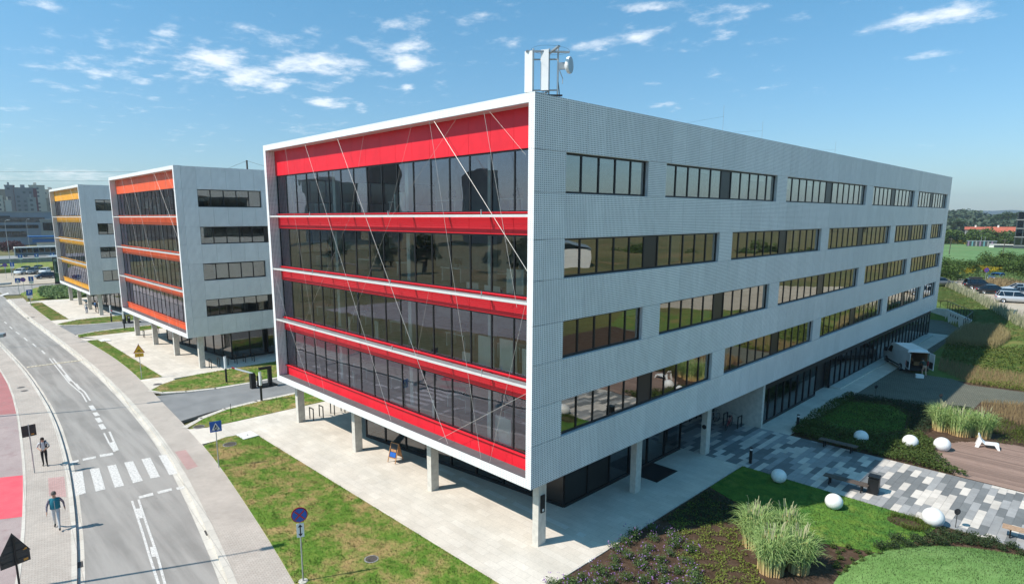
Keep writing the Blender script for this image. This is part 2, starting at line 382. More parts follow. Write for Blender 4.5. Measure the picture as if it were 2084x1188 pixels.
        for i in range(len(xg)-1): ob('pane',pane_mesh(hw-.05,z1-z0-.1,'glass_front'),cw,(xg[i]+.025,RC+.07,z0+.05))
    for k in range(3):
        z=FB[k]-.10; l=MB(); l.box(-BW+.05,-.32,.045,.085,z-.10,z+.008); lg=part('ledge',l,'ledge_alu',B)
        gr=MB()
        for i in range(10): y=.10+i*.04; gr.box(-BW+.31,-.32,y,y+.006,z-.014,z)
        part('grating',gr,'galv',lg)
        for i in range(1,len(xg)-1,2):
            b=MB(); b.box(xg[i]-.045,xg[i]+.045,.086,RC-.002,z-.11,z-.032); part('bracket',b,'galv',lg)
    gr=MB(); gr.box(-BW+.31,-.31,.06,RC-.005,ZB+.39,ZB+.402)
    for i in range(int((BW-.7)/.45)):
        x=-BW+.4+i*.45; gr.box(x,x+.02,.06,RC-.005,ZB+.402,ZB+.412)
    part('grating',gr,'soffit_grey',B)
    # tension cables in front of the glass
    for (p,q,r) in [((-20.69,18.38),(-19.95,14.2),.009),((-19.95,14.2),(-17.3,3.55),.008),((-18.15,18.36),(-10.14,3.6),.015),((-14.45,18.36),(-5.42,3.6),.017),((-6.12,18.4),(-.34,12.06),.02),((-6.39,18.39),(-4.76,11.0),.012),((-4.76,11.0),(-3.1,3.55),.012),((-2.85,18.4),(-.92,10.6),.013),((-4.51,18.3),(-9.55,14.2),.008),((-9.55,14.2),(-14.6,7.4),.007),((-23.3,10.38),(-21.83,7.6),.012),((-21.83,7.6),(-19.11,3.6),.012),((-.36,7.14),(-6.13,3.6),.013),((-.38,11.03),(-2.53,3.55),.01),((-11.79,18.33),(-13.42,14.2),.008),((-13.42,14.2),(-19.6,7.5),.007),((-7.74,18.3),(-9.82,14.2),.008),((-6.6,10.97),(-7.75,7.4),.007),((-.5,16.5),(-2.6,18.4),.007)]:
        c=MB(); c.tube((p[0],.065,p[1]),(q[0],.065,q[1]),r*.54,n=6); part('cable',c,'cable_steel',B)
    # clamps and upright cable posts
    for i in (4,10,15):
        for k in range(3):
            c=MB(); c.tube((xg[i],.07,FB[k]-.2),(xg[i],.07,FB[k]+.12),.03); part('clamp',c,'galv',B)
    # ground floor: columns
    cxs=[-.46-7.5*k for k in range(4)]
    for x in cxs:
        c=MB(); c.box(x-.34,x,1.0,1.5,-.05,ZB+.01); part('column',c,'concrete',B)
    for y in (8.5,16.0):
        c=MB(); c.box(-.80,-.46,y,y+.5,-.05,ZB+.01); part('column',c,'concrete',B)
        c=MB(); c.box(-BW+.46,-BW+.8,y,y+.5,-.05,ZB+.01); part('column',c,'concrete',B)
    # ground floor glazing
    def shopfront(a,b,n,mat='glass_ground',head=.36,blk=()):
        a=Vector((*a,0)); b=Vector((*b,0)); d=(b-a); ln=d.length; ang=math.atan2(d.y,d.x)
        s=MB(); s.box(0,ln,-.06,.06,0,.16); s.box(0,ln,-.06,.06,ZB-head,ZB+.011)
        for i in range(n+1): x=ln*i/n; s.box(max(0,x-.045),min(ln,x+.045),-.061,.061,.16,ZB-head)
        sh=part('shopfront',s,'black_metal',B,tuple(a),ang)
        for i in range(n):
            m='vent_dark' if i in blk else mat
            ob('pane',pane_mesh(ln/n-.06,ZB-head-.12,m),sh,(ln*i/n+.03,0,.14))
        return sh
    shopfront((-17.3,2.95),(-2.05,4.65),8,blk=(7,) if full else ())
    shopfront((-2.05,4.65),(-2.05,15.8),6,blk=(0,1) if full else ())
    shopfront((-17.3,15.8),(-17.3,2.95),6)
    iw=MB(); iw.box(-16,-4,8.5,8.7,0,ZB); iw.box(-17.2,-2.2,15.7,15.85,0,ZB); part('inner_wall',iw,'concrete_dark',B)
    gf=MB(); gf.face([(-17.2,3.1,.015),(-2.2,4.8,.015),(-2.2,15.7,.015),(-17.2,15.7,.015)]); part('ground_floor',gf,'concrete',B)
    # interior furniture by the glass
    for k in range(4):
        for x in (-4.0,-10.2,-17.6):
            c=MB(); c.box(x-.15,x+.15,1.5,1.8,FL[k]+.02,FL[k]+3.0); part('inner_column',c,'partition',B)
    for (k,x,wd,h) in [(1,-1.9,1.0,1.1),(1,-3.3,1.0,.3),(1,-4.6,.8,.35),(2,-1.0,.9,1.2),(2,-2.3,1.05,1.45),(2,-3.7,1.05,1.4),(2,-5.0,.7,.45),(3,-2.6,1.0,1.25),(2,-12.6,.35,1.0),(0,-8.9,.12,1.2),(0,-9.9,.5,1.1),(0,-10.5,.1,1.0),(3,-7.6,.22,.95),(3,-3.5,.25,1.3),(3,-15.3,.2,1.0),(2,-15.6,.3,.9)]:
        c=MB(); c.box(x-wd/2,x+wd/2,RC+.35,RC+.42,FL[k]+.03,FL[k]+.03+h); part('partition',c,'partition',B)
    for k in range(4):
        for j in range(5):
            x=-BW+2.4+j*4.4+rng.uniform(-.6,.6); c=MB(); y=2.2+rng.uniform(0,.8)
            c.box(x-.8,x+.8,y,y+.75,FL[k]+.70,FL[k]+.74); c.box(x-.75,x-.7,y+.05,y+.7,FL[k]+.02,FL[k]+.70); c.box(x+.7,x+.75,y+.05,y+.7,FL[k]+.02,FL[k]+.70); part('desk',c,'partition',B)
            c=MB(); c.box(x-.3,x+.3,y+.5,y+.53,FL[k]+.86,FL[k]+1.22); c.box(x-.04,x+.04,y+.5,y+.56,FL[k]+.745,FL[k]+.86); part('monitor',c,'screen_dark',B)
    # rear ground floor along the drive
    if full:
        ew=MB(); ew.box(-9,-.18,23.2,23.5,0,ZB+.01); part('end_wall',ew,'concrete',B)
        shopfront((-.45,23.52),(-.45,34.0),8,head=.62); shopfront((-.45,37.2),(-.45,72.2),26,head=.62)
        dr=MB(); dr.box(-.9,-.8,34,37.2,0,ZB); part('garage_door',dr,'screen_dark',B)
        hd=MB(); hd.box(-.8,-.4,34.02,37.18,ZB-.62,ZB+.01); part('door_header',hd,'black_metal',B)
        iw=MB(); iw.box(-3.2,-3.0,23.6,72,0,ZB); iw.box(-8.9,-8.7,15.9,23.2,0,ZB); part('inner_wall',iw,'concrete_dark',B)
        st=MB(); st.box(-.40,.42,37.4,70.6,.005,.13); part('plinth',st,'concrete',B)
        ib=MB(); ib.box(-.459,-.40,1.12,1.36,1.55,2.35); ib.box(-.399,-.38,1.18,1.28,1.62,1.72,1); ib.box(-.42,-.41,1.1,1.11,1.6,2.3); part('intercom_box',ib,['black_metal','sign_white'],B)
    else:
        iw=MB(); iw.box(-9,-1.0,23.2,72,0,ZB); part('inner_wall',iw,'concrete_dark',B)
    return B
plain('ledge_alu',(.62,.62,.60),.5,.1,.06)
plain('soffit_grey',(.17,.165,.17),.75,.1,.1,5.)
red=office_building((0,0,0),'red','long white perforated office block with red bands across its glazed end',80,True)
orange=office_building((-43.6,.42,0),'orange','white perforated office block with orange bands across its glazed end',24,False,'panel_far')
yellow=office_building((-87.3,.85,0),'yellow','white perforated office block with yellow bands across its glazed end',12,False,'panel_far')
# ------------------------------------------------------------------ ground materials
def ground_mat(name,c1,c2,sc=.6,c3=None,fine=18.,rough=.95,bump=.3,attr=None):
    s=NT(name); p=s.pos(); a=s.noise(p,sc,6,.6); f=s.noise(p,fine,4,.7)
    cc=s.mix(s.rng(a,.36,.64),c_(*c1),c_(*c2))
    if c3: cc=s.mix(s.rng(s.noise(s.scale(p,(1.,1.,1.)),sc*2.7,5,.65),.52,.68),cc,c_(*c3))
    cc=s.mix(1.,cc,s.rng(f,.25,.75,.72,1.28),'MULTIPLY'); s.set(cc,rough,0,.2); s.bump(f,bump,.03); return s.m
ground_mat('field',(.10,.105,.032),(.17,.145,.055),.03,(.23,.155,.07),.9)
def lawn_mat(name,g1,g2,dry,lo,hi,sc=.55,attr=False):
    s=NT(name); p=s.pos(); a=s.noise(p,sc,5,.62,.3); b=s.noise(p,sc*3.1,5,.7); f=s.noise(p,30.,4,.75)
    cc=s.mix(s.rng(b,.35,.65),c_(*g1),c_(*g2)); k=s.ma('ADD',s.ma('MULTIPLY',a,.62),s.ma('MULTIPLY',b,.38))
    cc=s.mix(s.rng(k,lo,hi),cc,c_(*dry))
    if attr:
        at=s.n('ShaderNodeAttribute'); at.attribute_name='rnd'; cc=s.mix(1.,cc,s.rng(at.outputs['Fac'],0,1,.72,1.38),'MULTIPLY')
    cc=s.mix(1.,cc,s.rng(f,.25,.75,.72,1.28),'MULTIPLY'); s.set(cc,.9,0,.15)
    if not attr: s.bump(f,.3,.02)
    else:
        up=s.n('ShaderNodeCombineXYZ'); up.inputs[2].default_value=1.; s.L.new(up.outputs[0],s.b.inputs['Normal'])
    return s.m
for at in (False,True):
    x='_blade' if at else ''
    lawn_mat('lawn_dry'+x,(.095,.195,.024),(.155,.235,.036),(.38,.27,.112),.46,.61,.55,at)
    lawn_mat('lawn_garden'+x,(.060,.165,.030),(.15,.26,.04),(.23,.27,.06),.53,.7,.42,at)
    lawn_mat('lawn_mound'+x,(.13,.25,.065),(.19,.32,.10),(.30,.31,.12),.60,.74,.3,at)
    lawn_mat('lawn_slope'+x,(.085,.14,.03),(.12,.165,.04),(.20,.17,.06),.5,.62,.3,at)
ground_mat('soil',(.060,.036,.022),(.095,.058,.038),1.5,(.13,.085,.06),26.,.95,.8)
ground_mat('dirt_lot',(.42,.35,.27),(.50,.43,.34),.3,(.34,.29,.22),8.,.95,.4)
# asphalt, with paler wheel tracks running along the road (worn into the surface)
s=NT('asphalt'); p=s.pos(); a=s.noise(p,.35,5); f=s.noise(p,55.,3,.8); g=s.noise(s.scale(p,(.12,1.6,1)),1.,4)
cc=s.mix(s.rng(a,.35,.65),c_(.25,.231,.211),c_(.305,.283,.260)); cc=s.mix(s.rng(g,.42,.62),cc,c_(.355,.328,.30)); cc=s.mix(1.,cc,s.rng(f,.2,.8,.82,1.18),'MULTIPLY')
wv=s.noise(p,1.7,6,.7); cc=s.mix(s.rng(wv,.66,.72,0.,.35),cc,c_(.15,.145,.14)); s.set(cc,.9,0,.25); s.bump(f,.25,.01)
s=NT('asphalt_drive'); p=s.pos(); a=s.noise(p,.6,5); f=s.noise(p,55.,3,.8); cc=s.mix(s.rng(a,.35,.65),c_(.20,.20,.20),c_(.25,.248,.245)); s.set(s.mix(1.,cc,s.rng(f,.2,.8,.8,1.2),'MULTIPLY'),.9,0,.25); s.bump(f,.25,.01)
def paver(name,c1,c2,mort,bw,bh,ang=0.,msize=.012,sq=.5):
    s=NT(name); mp=s.n('ShaderNodeMapping'); s.lk(s.pos(),mp.inputs['Vector']); mp.inputs['Rotation'].default_value=(0,0,ang)
    b=s.n('ShaderNodeTexBrick'); s.lk(mp.outputs[0],b.inputs['Vector']); b.offset=sq; b.inputs['Scale'].default_value=1; b.inputs['Brick Width'].default_value=bw; b.inputs['Row Height'].default_value=bh; b.inputs['Mortar Size'].default_value=msize; b.inputs['Mortar Smooth'].default_value=.2
    b.inputs['Color1'].default_value=c_(*c1); b.inputs['Color2'].default_value=c_(*c2); b.inputs['Mortar'].default_value=c_(*mort)
    a=s.noise(s.pos(),.5,5,.6); f=s.noise(s.pos(),9.,4,.7); cc=s.mix(1.,b.outputs['Color'],s.rng(a,.3,.7,.84,1.09),'MULTIPLY'); cc=s.mix(1.,cc,s.rng(f,.25,.75,.93,1.07),'MULTIPLY')
    s.set(cc,.88,0,.25); s.bump(s.ma('SUBTRACT',1.,b.outputs['Fac']),.3,.008); return s.m
paver('pave_grey',(.475,.41,.355),(.535,.47,.41),(.37,.32,.275),.2,.1,R_(98))
paver('pave_pink',(.50,.30,.27),(.56,.36,.33),(.36,.26,.24),.2,.1,R_(98))
paver('plaza_slab',(.63,.56,.475),(.69,.62,.535),(.54,.475,.40),.8,.4,0.,.008)
paver('drive_brick',(.155,.155,.125),(.20,.195,.155),(.08,.085,.06),.2,.1,R_(30),.02)
paver('kerb_stone',(.58,.53,.46),(.63,.58,.51),(.44,.40,.35),1.,.4,R_(5),.015)
ground_mat('bike_red',(.40,.165,.16),(.44,.19,.185),.7,(.36,.2,.19),40.,.9,.2); ground_mat('bike_grey',(.36,.285,.27),(.42,.335,.315),.5,(.34,.25,.24),40.,.9,.2); ground_mat('bike_bright',(.72,.10,.13),(.78,.13,.155),1.2,(.66,.13,.15),40.,.9,.2)
s=NT('road_paint'); p=s.pos(); w=s.noise(p,9.,6,.75); s.set(s.mix(s.rng(w,.36,.56),c_(.42,.395,.365),c_(.70,.67,.63)),.85,0,.2)
s=NT('road_paint_old'); p=s.pos(); w=s.noise(p,7.,6,.75); s.set(s.mix(s.rng(w,.42,.60),c_(.30,.285,.265),c_(.66,.62,.56)),.85,0,.2)
for nm,c in (('slab_dark',(.185,.19,.19)),('slab_mid',(.33,.325,.32)),('slab_light',(.60,.545,.485))):
    s=NT(nm); p=s.pos(); a=s.noise(p,2.,4); f=s.noise(p,60.,3,.8); oi=s.n('ShaderNodeObjectInfo'); cc=s.mix(1.,c_(*c),s.rng(oi.outputs['Random'],0,1,.88,1.12),'MULTIPLY'); cc=s.mix(1.,cc,s.rng(a,.3,.7,.9,1.1),'MULTIPLY'); s.set(s.mix(1.,cc,s.rng(f,.2,.8,.86,1.14),'MULTIPLY'),.85,0,.25); s.bump(f,.2,.01)
s=NT('deck_wood'); p=s.pos(); a=s.noise(s.scale(p,(1.,9.,1)),2.,5,.7); oi=s.n('ShaderNodeObjectInfo'); cc=s.mix(s.rng(a,.3,.7),c_(.22,.145,.115),c_(.34,.235,.19)); s.set(s.mix(1.,cc,s.rng(oi.outputs['Random'],0,1,.8,1.2),'MULTIPLY'),.8,0,.2); s.bump(a,.4,.01)

# ------------------------------------------------------------------ terrain
PKX=[-30,-8.15,-3.77,1.43,6.51,8.18,12,30,80]; PKY=[150,121.7,109.5,95.7,79.8,74,64,52,50]
def inpoly(x,y,poly):
    c=False; n=len(poly)
    for i in range(n):
        x1,y1=poly[i]; x2,y2=poly[i-1]
        if (y1>y)!=(y2>y) and x<(x2-x1)*(y-y1)/(y2-y1)+x1: c=not c
    return c
LOWER=[(-60,40),(2.9,40),(2.9,77.5),(-.9,85.45),(-60,86)]
def hgt(x,y):
    if y<48 and True: return -.25 if y<46 else -.25+.24*(y-46)/2
    if inpoly(x,y,LOWER): return -.06
    yp=float(np.interp(x,PKX,PKY)); t=(y-48)/max(yp-48,4.); 
    if x<2.9: t=max(t,.62)
    t=min(1,max(0,t)); return -.01+2.1*t**1.15
def hgt_s(x,y): return max(hgt(x,y),-.02)
xs=sorted(set([-3500,-1500,-700,-400,-250,-160,-110,-80,-61,-60,-40,-25,-15,-10,-6,-3]+[round(-2+.35*i,2) for i in range(60)]+[20,24,30,40,55,80,120,180,260,400,700,1500,3500]))
ys=sorted(set([-3500,-1500,-700,-300,-120,-50,-20,0,20,40,45.9,46,46.6,47.3]+[48+.9*i for i in range(90)]+[132,140,155,175,200,240,300,400,600,900,1500,3500]))
V=[(x,y,hgt(x,y)) for y in ys for x in xs]; nx=len(xs)
F=[(j*nx+i,j*nx+i+1,(j+1)*nx+i+1,(j+1)*nx+i) for j in range(len(ys)-1) for i in range(nx-1)]
me=bpy.data.meshes.new('ground'); me.from_pydata(V,[],F); me.materials.append(M('field')); me.materials.append(M('lawn_slope'))
mi=[]
for f in F:
    cx=sum(V[i][0] for i in f)/4; cy=sum(V[i][1] for i in f)/4
    mi.append(1 if (-12<cx<30 and 47<cy<float(np.interp(cx,PKX,PKY))+.5) else 0)
me.polygons.foreach_set('material_index',mi); me.polygons.foreach_set('use_smooth',[True]*len(F)); struct('ground',me)

def smooth_curve(pts):
    X=np.array([p[0] for p in pts],float); Y=np.array([p[1] for p in pts],float)
    def f(x):
        k=np.linspace(-5,5,11); return float(np.mean([np.interp(x+q,X,Y) for q in k]))
    return f
fR=smooth_curve([(-400,-8),(-150,-6.0),(-126,-5.7),(-96,-6.1),(-79.6,-6.0),(-65.7,-5.9),(-50.9,-5.9),(-40.9,-6.2),(-32.8,-6.6),(-25.4,-7.1),(-18.8,-7.9),(-14.4,-8.6),(-10.9,-9.1),(-6.8,-9.75),(0,-11.3),(15,-15.5),(40,-25),(120,-70)])
fL=smooth_curve([(-400,-16),(-150,-12.2),(-100,-11.6),(-71.8,-11.1),(-55.5,-10.75),(-44.8,-10.9),(-37.6,-11.1),(-28.1,-11.8),(-22.6,-12.4),(-17.4,-13.1),(-13.4,-13.7),(-11,-14.1),(-5,-15.3),(5,-18.2),(15,-22),(40,-32),(120,-78)])
fS=smooth_curve([(-200,-3.2),(-129,-3.4),(-100.5,-4.1),(-81.7,-4.2),(-65.7,-3.6),(-53.5,-3.4),(-43.4,-3.8),(-39,-4.2),(-26.5,-5.1),(-23.4,-5.3),(-19.1,-5.8),(-14,-6.55),(-9.3,-7.25),(-5.2,-7.9),(0,-9),(15,-13),(40,-22.5),(120,-66)])
fK=smooth_curve([(-400,-19),(-150,-14.4),(-80,-13),(-54.5,-12.3),(-45.9,-12.5),(-39.3,-12.9),(-28.3,-13.8),(-23.1,-14.3),(-12.6,-15.7),(-5,-17.2),(5,-20),(15,-24),(40,-34),(120,-80)])
XR=sorted(set([-400,-300,-220,-180,-150]+list(range(-140,-40,5))+list(range(-40,22,2))+list(range(22,122,8))))
def strip(fa,fb,z0,z1,mat,name,xs=XR,kind=True):
    b=MB()
    for x0,x1 in zip(xs[:-1],xs[1:]):
        a0,a1,c0,c1=fa(x0),fa(x1),fb(x0),fb(x1)
        b.face([(x0,a0,z1),(x1,a1,z1),(x1,c1,z1),(x0,c0,z1)]); b.face([(x0,a0,z0),(x1,a1,z0),(x1,a1,z1),(x0,a0,z1)]); b.face([(x1,c1,z0),(x0,c0,z0),(x0,c0,z1),(x1,c1,z1)])
    return struct(name,b.mesh(name,[mat]))
off=lambda f,d:(lambda x:f(x)+d)
ZR=-.12
strip(fL,fR,-.3,ZR,'asphalt','road')
xr1=[x for x in XR if x>=-124]
strip(off(fR,-.28),fR,-.2,ZR+.006,'kerb_stone','gutter',xr1); strip(off(fR,.003),off(fR,.30),-.2,.01,'kerb_stone','kerb',xr1)
strip(off(fR,.303),off(fS,.05),-.2,.0,'pave_grey','pavement',xr1)
strip(fL,off(fL,.26),-.2,ZR+.006,'kerb_stone','gutter'); strip(off(fL,-.20),off(fL,-.003),-.2,.012,'kerb_stone','kerb'); strip(fK,off(fL,-.203),-.2,.0,'pave_grey','pavement')
strip(off(fK,-.14),off(fK,-.003),-.2,.012,'kerb_stone','kerb')
bx=[x for x in XR if -75<=x<=120]
bk=lambda x: fK(x)-.15-3.2*min(1,max(0.,(x+70)/18))
strip(bk,off(fK,-.143),-.2,-.004,'bike_grey','cycle_path',bx)
# coloured stretches of the cycle path
def patch(poly,z,mat,name): b=MB(); b.face([(x,y,z) for x,y in poly],0,[(x,y) for x,y in poly]); return struct(name,b.mesh(name,[mat]))
patch([G(-60,976),G(49,965),G(49,1049),G(-60,1062)],.002,'bike_bright','cycle_crossing')
patch([G(-60,740),G(0,752),G(20,790),G(33,840),G(-60,846)],.002,'bike_red','cycle_surface')
# side road far left, parking there
b=MB(); b.prism([(-146,-5.5),(-129,-5.5),(-128.2,-3.6),(-128.5,60),(-128.5,200),(-147,200),(-147,20)],-.3,ZR+.004); struct('side_road',b.mesh('side_road',['asphalt']))
b=MB(); b.prism([(-260,-5),(-147.2,-5),(-147.2,60),(-260,60)],-.3,-.03); struct('parking_lot',b.mesh('parking_lot',['dirt_lot']))
# far side of the road: verge
b=MB(); b.prism([(-400,-60),(120,-140)]+[(x,bk(x)-.1 if x>-75 else fK(x)-.2) for x in XR[::-1]],-.28,-.03); struct('verge',b.mesh('verge',['field']))
b=MB(); b.prism([(-70,-46),(30,-58),(30,-40),(-70,-27)],-.2,-.02); struct('parking_lot',b.mesh('parking_lot',['asphalt']))

# plazas, lawns and drives; the same plot three times along the road
def fSx(x): return fS(x)+.04
def fSpts(a,b,n=8): return [(a+(b-a)*i/n,fSx(a+(b-a)*i/n)) for i in range(n+1)]
lawn_polys=[]
for k,ox in enumerate((0,-43.6,-87.3)):
    b=MB(); b.prism([(ox-26.3,-2.1),(ox+1.7,-2.1),(ox+1.7,72.7),(ox-26.3,72.7)],-.2,.008)
    b.prism([(ox-27.0,fS(ox-27)),(ox-23.4,fS(ox-23.4)),(ox-23.4,-2.05),(ox-26.3,-2.05),(ox-26.4,-4)],-.2,.007)
    if k: b.prism([(ox+.2,fS(ox+.2)),(ox+4.4,fS(ox+4.4)),(ox+3.2,-3),(ox+2.4,-1.6),(ox+.2,-1.6)],-.2,.006)
    p=struct('plaza',b.mesh('plaza',['plaza_slab']))
    # front lawn between pavement and plaza
    x1=ox+(1.0 if k else 6)
    if k==0: fl=fSpts(-23.0,1.6,14)+[(1.6,-2.14),(-22.6,-2.14),(-23.3,-2.6),(-23.6,-3.8)]
    else: fl=fSpts(ox-23.0,ox+.1,10)+[(ox+.4,-2.13),(ox-22.6,-2.13),(ox-23.2,-2.6),(ox-23.4,-3.2)]
    lawn_polys.append(fl)
    # lawn strip left of the plaza, up to the next drive
    lawn_polys.append([(ox-26.9,fSx(ox-26.9)+.02),(ox-26.45,-3.9),(ox-26.34,-2),(ox-26.34,60),(ox-29.75,60),(ox-29.75,1),(ox-29.4,-1.6),(ox-28.4,-3.6)])
    if k: lawn_polys.append([(ox+4.5,fSx(ox+4.5)+.03),(ox+3.2,-3),(ox+2.3,-1.5),(ox+1.74,.3),(ox+1.74,60),(ox+7.65,60),(ox+7.65,3),(ox+7.3,0),(ox+6.6,-2.2),(ox+5.6,-3.7)])
    if k<2:
        # drive between this plot and the next
        dp=[(ox-37.1,fS(ox-37.1)),(ox-29.1,fS(ox-29.1)+.02),(ox-29.7,-3.0),(ox-30.05,-1.4),(ox-30.2,1),(ox-30.2,90),(ox-35.5,90),(ox-35.5,3),(ox-35.8,0),(ox-36.3,-2.2)]
        b=MB(); b.prism(dp,-.2,-.006); struct('drive',b.mesh('drive',['asphalt_drive']))
        for ln,sg in (([(ox-27.2,fS(ox-27.2)),(ox-28.5,-3.55),(ox-29.5,-1.5),(ox-29.78,1),(ox-29.78,60)],-1),([(ox-39.4,fS(ox-39.4)),(ox-37.9,-3.6),(ox-36.9,-2.1),(ox-36.2,0),(ox-35.92,3),(ox-35.92,60)],1)):
            b=MB()
            for (xa,ya),(xb,yb) in zip(ln[:-1],ln[1:]):
                w=.42*sg; b.face([(xa,ya,.02),(xb,yb,.02),(xb+w,yb,.02),(xa+w,ya-.25,.02)][::1 if sg>0 else -1]); 
                b.face([(xa+w,ya-.25,-.1),(xb+w,yb,-.1),(xb+w,yb,.02),(xa+w,ya-.25,.02)])
            struct('kerb',b.mesh('kerb',['kerb_stone']))
for i,pl in enumerate(lawn_polys):
    b=MB(); b.prism(pl,-.2,.03); struct('lawn',b.mesh('lawn',['lawn_dry']))
# tactile dots under the front edge (rows of studs)
b=MB()
for i in range(160):
    x=-10+i*.065
    if (x%2.05)<1.45:
        for j in range(5): b.box(x,x+.03,3.05+j*.065,3.08+j*.065,.008,.014)
stuff('tactile_studs',b.mesh('tactile_studs',['sign_white']),'rows of small pale studs on the plaza paving','tactile paving')

# road markings
ZM=ZR+.010
def mark(poly,mat='road_paint',name='road_marking'):
    return patch([G(u,v,ZR) for u,v in poly],ZM,mat,name)
for i in range(6):
    # zebra bars, measured from the photograph
    q=[[(145,961),(167,957),(174,1002),(153,1008)],[(182,954),(201,951),(214,994),(194,999)],[(217.5,947),(235,944),(252,987),(233,991)],[(252,940),(270,937),(290,977),(270,982)],[(287,933),(305,930),(325,969),(306,972.5)],[(322,926),(338,923.5),(361,962),(344,965.5)]][i]
    mark(q,'road_paint',"zebra_bar")
for q in ([(141,939),(159,934),(160,938),(143,943)],[(167,932),(194,927),(194.5,931),(168,936.5)],[(202,924),(229,920),(230,924.5),(203,929)]): mark(q)
for q in ([(281,1009),(310,1001),(312,1006.5),(283,1013.5)],[(319,999),(348,992),(349.5,997),(321,1004)],[(357,991),(374,988),(376,992),(360,996)]): mark(q)
def line(pts,w,z=ZM,mat='road_paint'):
    b=MB()
    for a,c in zip(pts[:-1],pts[1:]):
        a=Vector((*a,z)); c=Vector((*c,z)); n=Vector((-(c-a).y,(c-a).x,0)).normalized()*w/2
        b.face([a-n,c-n,c+n,a+n])
    return struct('road_marking',b.mesh('road_marking',[mat]))
g=lambda u,v:G(u,v,ZR)
line([g(268,1018),g(290,1085),g(305,1135),g(322,1188),(-5.5,-12.3),(2,-14.2)],.10); line([g(281,1015),g(299,1070),g(318,1125),g(335,1188),(-5.0,-12.0),(2.4,-13.9)],.10)
for t in ((276,1034,285,1040),(304,1112,316,1120)): patch([g(t[0],t[1]),g(t[0]+9,t[1]-1),g(t[0]+14,t[1]+19),g(t[0]+4,t[1]+20)],ZM+.002,'road_paint','road_marking')
line([g(211,880),g(221,900),g(233,918)],.10); line([g(222,877),g(230,895),g(239,915)],.12); patch([g(222,900),g(233,897),g(240,915),g(230,918)],ZM+.002,'road_paint','road_marking')
for (u,v,u2,v2) in ((204,862,211,872),(197,849,204,858),(192,838,198,845),(184,824,191,834)): line([g(u,v),g(u2,v2)],.30)
line([g(100,728),g(140,778),g(166,800),g(176,817)],.10); line([g(107,728),g(146,774),g(172,797),g(183,814)],.12)
for (u,v,u2,v2) in ((130,762,140,775),(150,780,160,792),(112,737,121,748)): patch([g(u,v),g(u+6,v-1),g(u2+6,v2-1),g(u2,v2)],ZM+.002,'road_paint','road_marking')
for (u,v,u2,v2) in ((84.5,712,91,719),(66,698,73,704.5),(48.5,686,55.5,692.5),(32,674,39,679),(19,663,24.5,668),(8.5,653.5,13,657.5)): line([g(u,v),g(u2,v2)],.14)
patch([g(0,599),g(16,594),g(18,597),g(0,602)],ZM,'road_paint','road_marking')
plain('hump',(.60,.52,.38),.8)
# speed hump of separate rounded blocks
for i in range(15):
    a=i/14; x=-56.6+.15*a; y=-10.25+4.1*a
    b=MB(); b.lathe([(.19,-.02),(.18,.03),(.11,.06),(.0,.07)],8); struct('speed_hump_block',b.mesh('speed_hump_block',['hump']) if i==0 else bpy.data.meshes['speed_hump_block'],None,(x,y,ZR))
# repaired asphalt patch, pink crossing insets
patch([g(160,734),g(205,748),g(250,795),g(205,812),g(185,790)],ZM-.005,'asphalt_drive','road_patch') if False else None
patch([G(355,918),G(377,914),G(402,948),G(380,955)],.004,'pave_pink','paving_inset'); patch([G(97,971),G(130,968),G(134,1010),G(99,1008)],.004,'pave_pink','paving_inset')

# garden ground
b=MB(); b.prism([(1.72,fS(1.72)-.0),(15,-13),(30,-16),(30,50),(1.72,50)],-.3,-.012); struct('garden_soil',b.mesh('garden_soil',['soil']))
b=MB(); b.prism([(1.70,-2.2),(1.80,-2.2),(1.80,16.0),(1.70,16.0)],-.2,.03); struct('kerb',b.mesh('kerb',['kerb_stone']))
LAWN1=[(1.85,16.0),(1.85,12.1),(3.2,11.5),(4.6,11.1),(6.0,10.6),(7.2,9.95),(8.6,10.6),(9.9,11.2),(10.6,12.6),(11.0,14.5),(11.2,16.0)]
b=MB(); b.prism(LAWN1,-.1,.025); struct('lawn',b.mesh('lawn',['lawn_garden']))
LAWN2=[(2.2,26.5),(5.2,26.8),(6.6,30),(6.0,33.6),(4.5,35.5),(1.9,34.2),(1.9,28)]
b=MB(); b.prism(LAWN2,-.1,.02); struct('lawn',b.mesh('lawn',['lawn_garden']))
DRIVE=[(0.45,36.1),(1.46,36.67),(6.36,37.43),(9.02,38.99),(9.07,41.5),(11.45,43.0),(16,44.5),(29,48),(29,52),(16,48.6),(11,47.5),(7.5,46.9),(4.2,50.1),(3.1,53.5),(2.75,60),(2.72,77.3),(-.95,85.1),(-5,85.4),(-5,72.9),(.45,72.9)]
b=MB(); b.prism(DRIVE,-.25,.0); struct('brick_drive',b.mesh('brick_drive',['drive_brick']))
b=MB(); b.prism([(1.7,23.3),(2.0,23.3),(1.2,30),(1.5,36.6),(1.65,36.6)],-.1,.006); 
# mound
MC=(15.9,8.3)
def mound_h(x,y):
    dx,dy=x-MC[0],y-MC[1]; r=math.hypot(dx/6.6,dy/7.3); return max(0.,1.45*(1-r*r)) if r<1 else 0.
b=MB(); n=26
P=[[None]*(n+1) for _ in range(n+1)]
mv=[];mf=[]
for i in range(25):
    r=i/24
    for j in range(64):
        t=2*math.pi*j/64; x=MC[0]+6.6*r*math.cos(t); y=MC[1]+7.3*r*math.sin(t); mv.append((x,y,1.45*(1-r*r)-.012+.02*math.sin(3*x)*math.cos(2.3*y)*(1-r)))
for i in range(24):
    for j in range(64): k=(j+1)%64; mf.append((i*64+j,(i+1)*64+j,(i+1)*64+k,i*64+k))
me=bpy.data.meshes.new('grass_mound'); me.from_pydata(mv,[],mf); me.materials.append(M('lawn_mound')); me.polygons.foreach_set('use_smooth',[True]*len(mf)); struct('grass_mound',me)

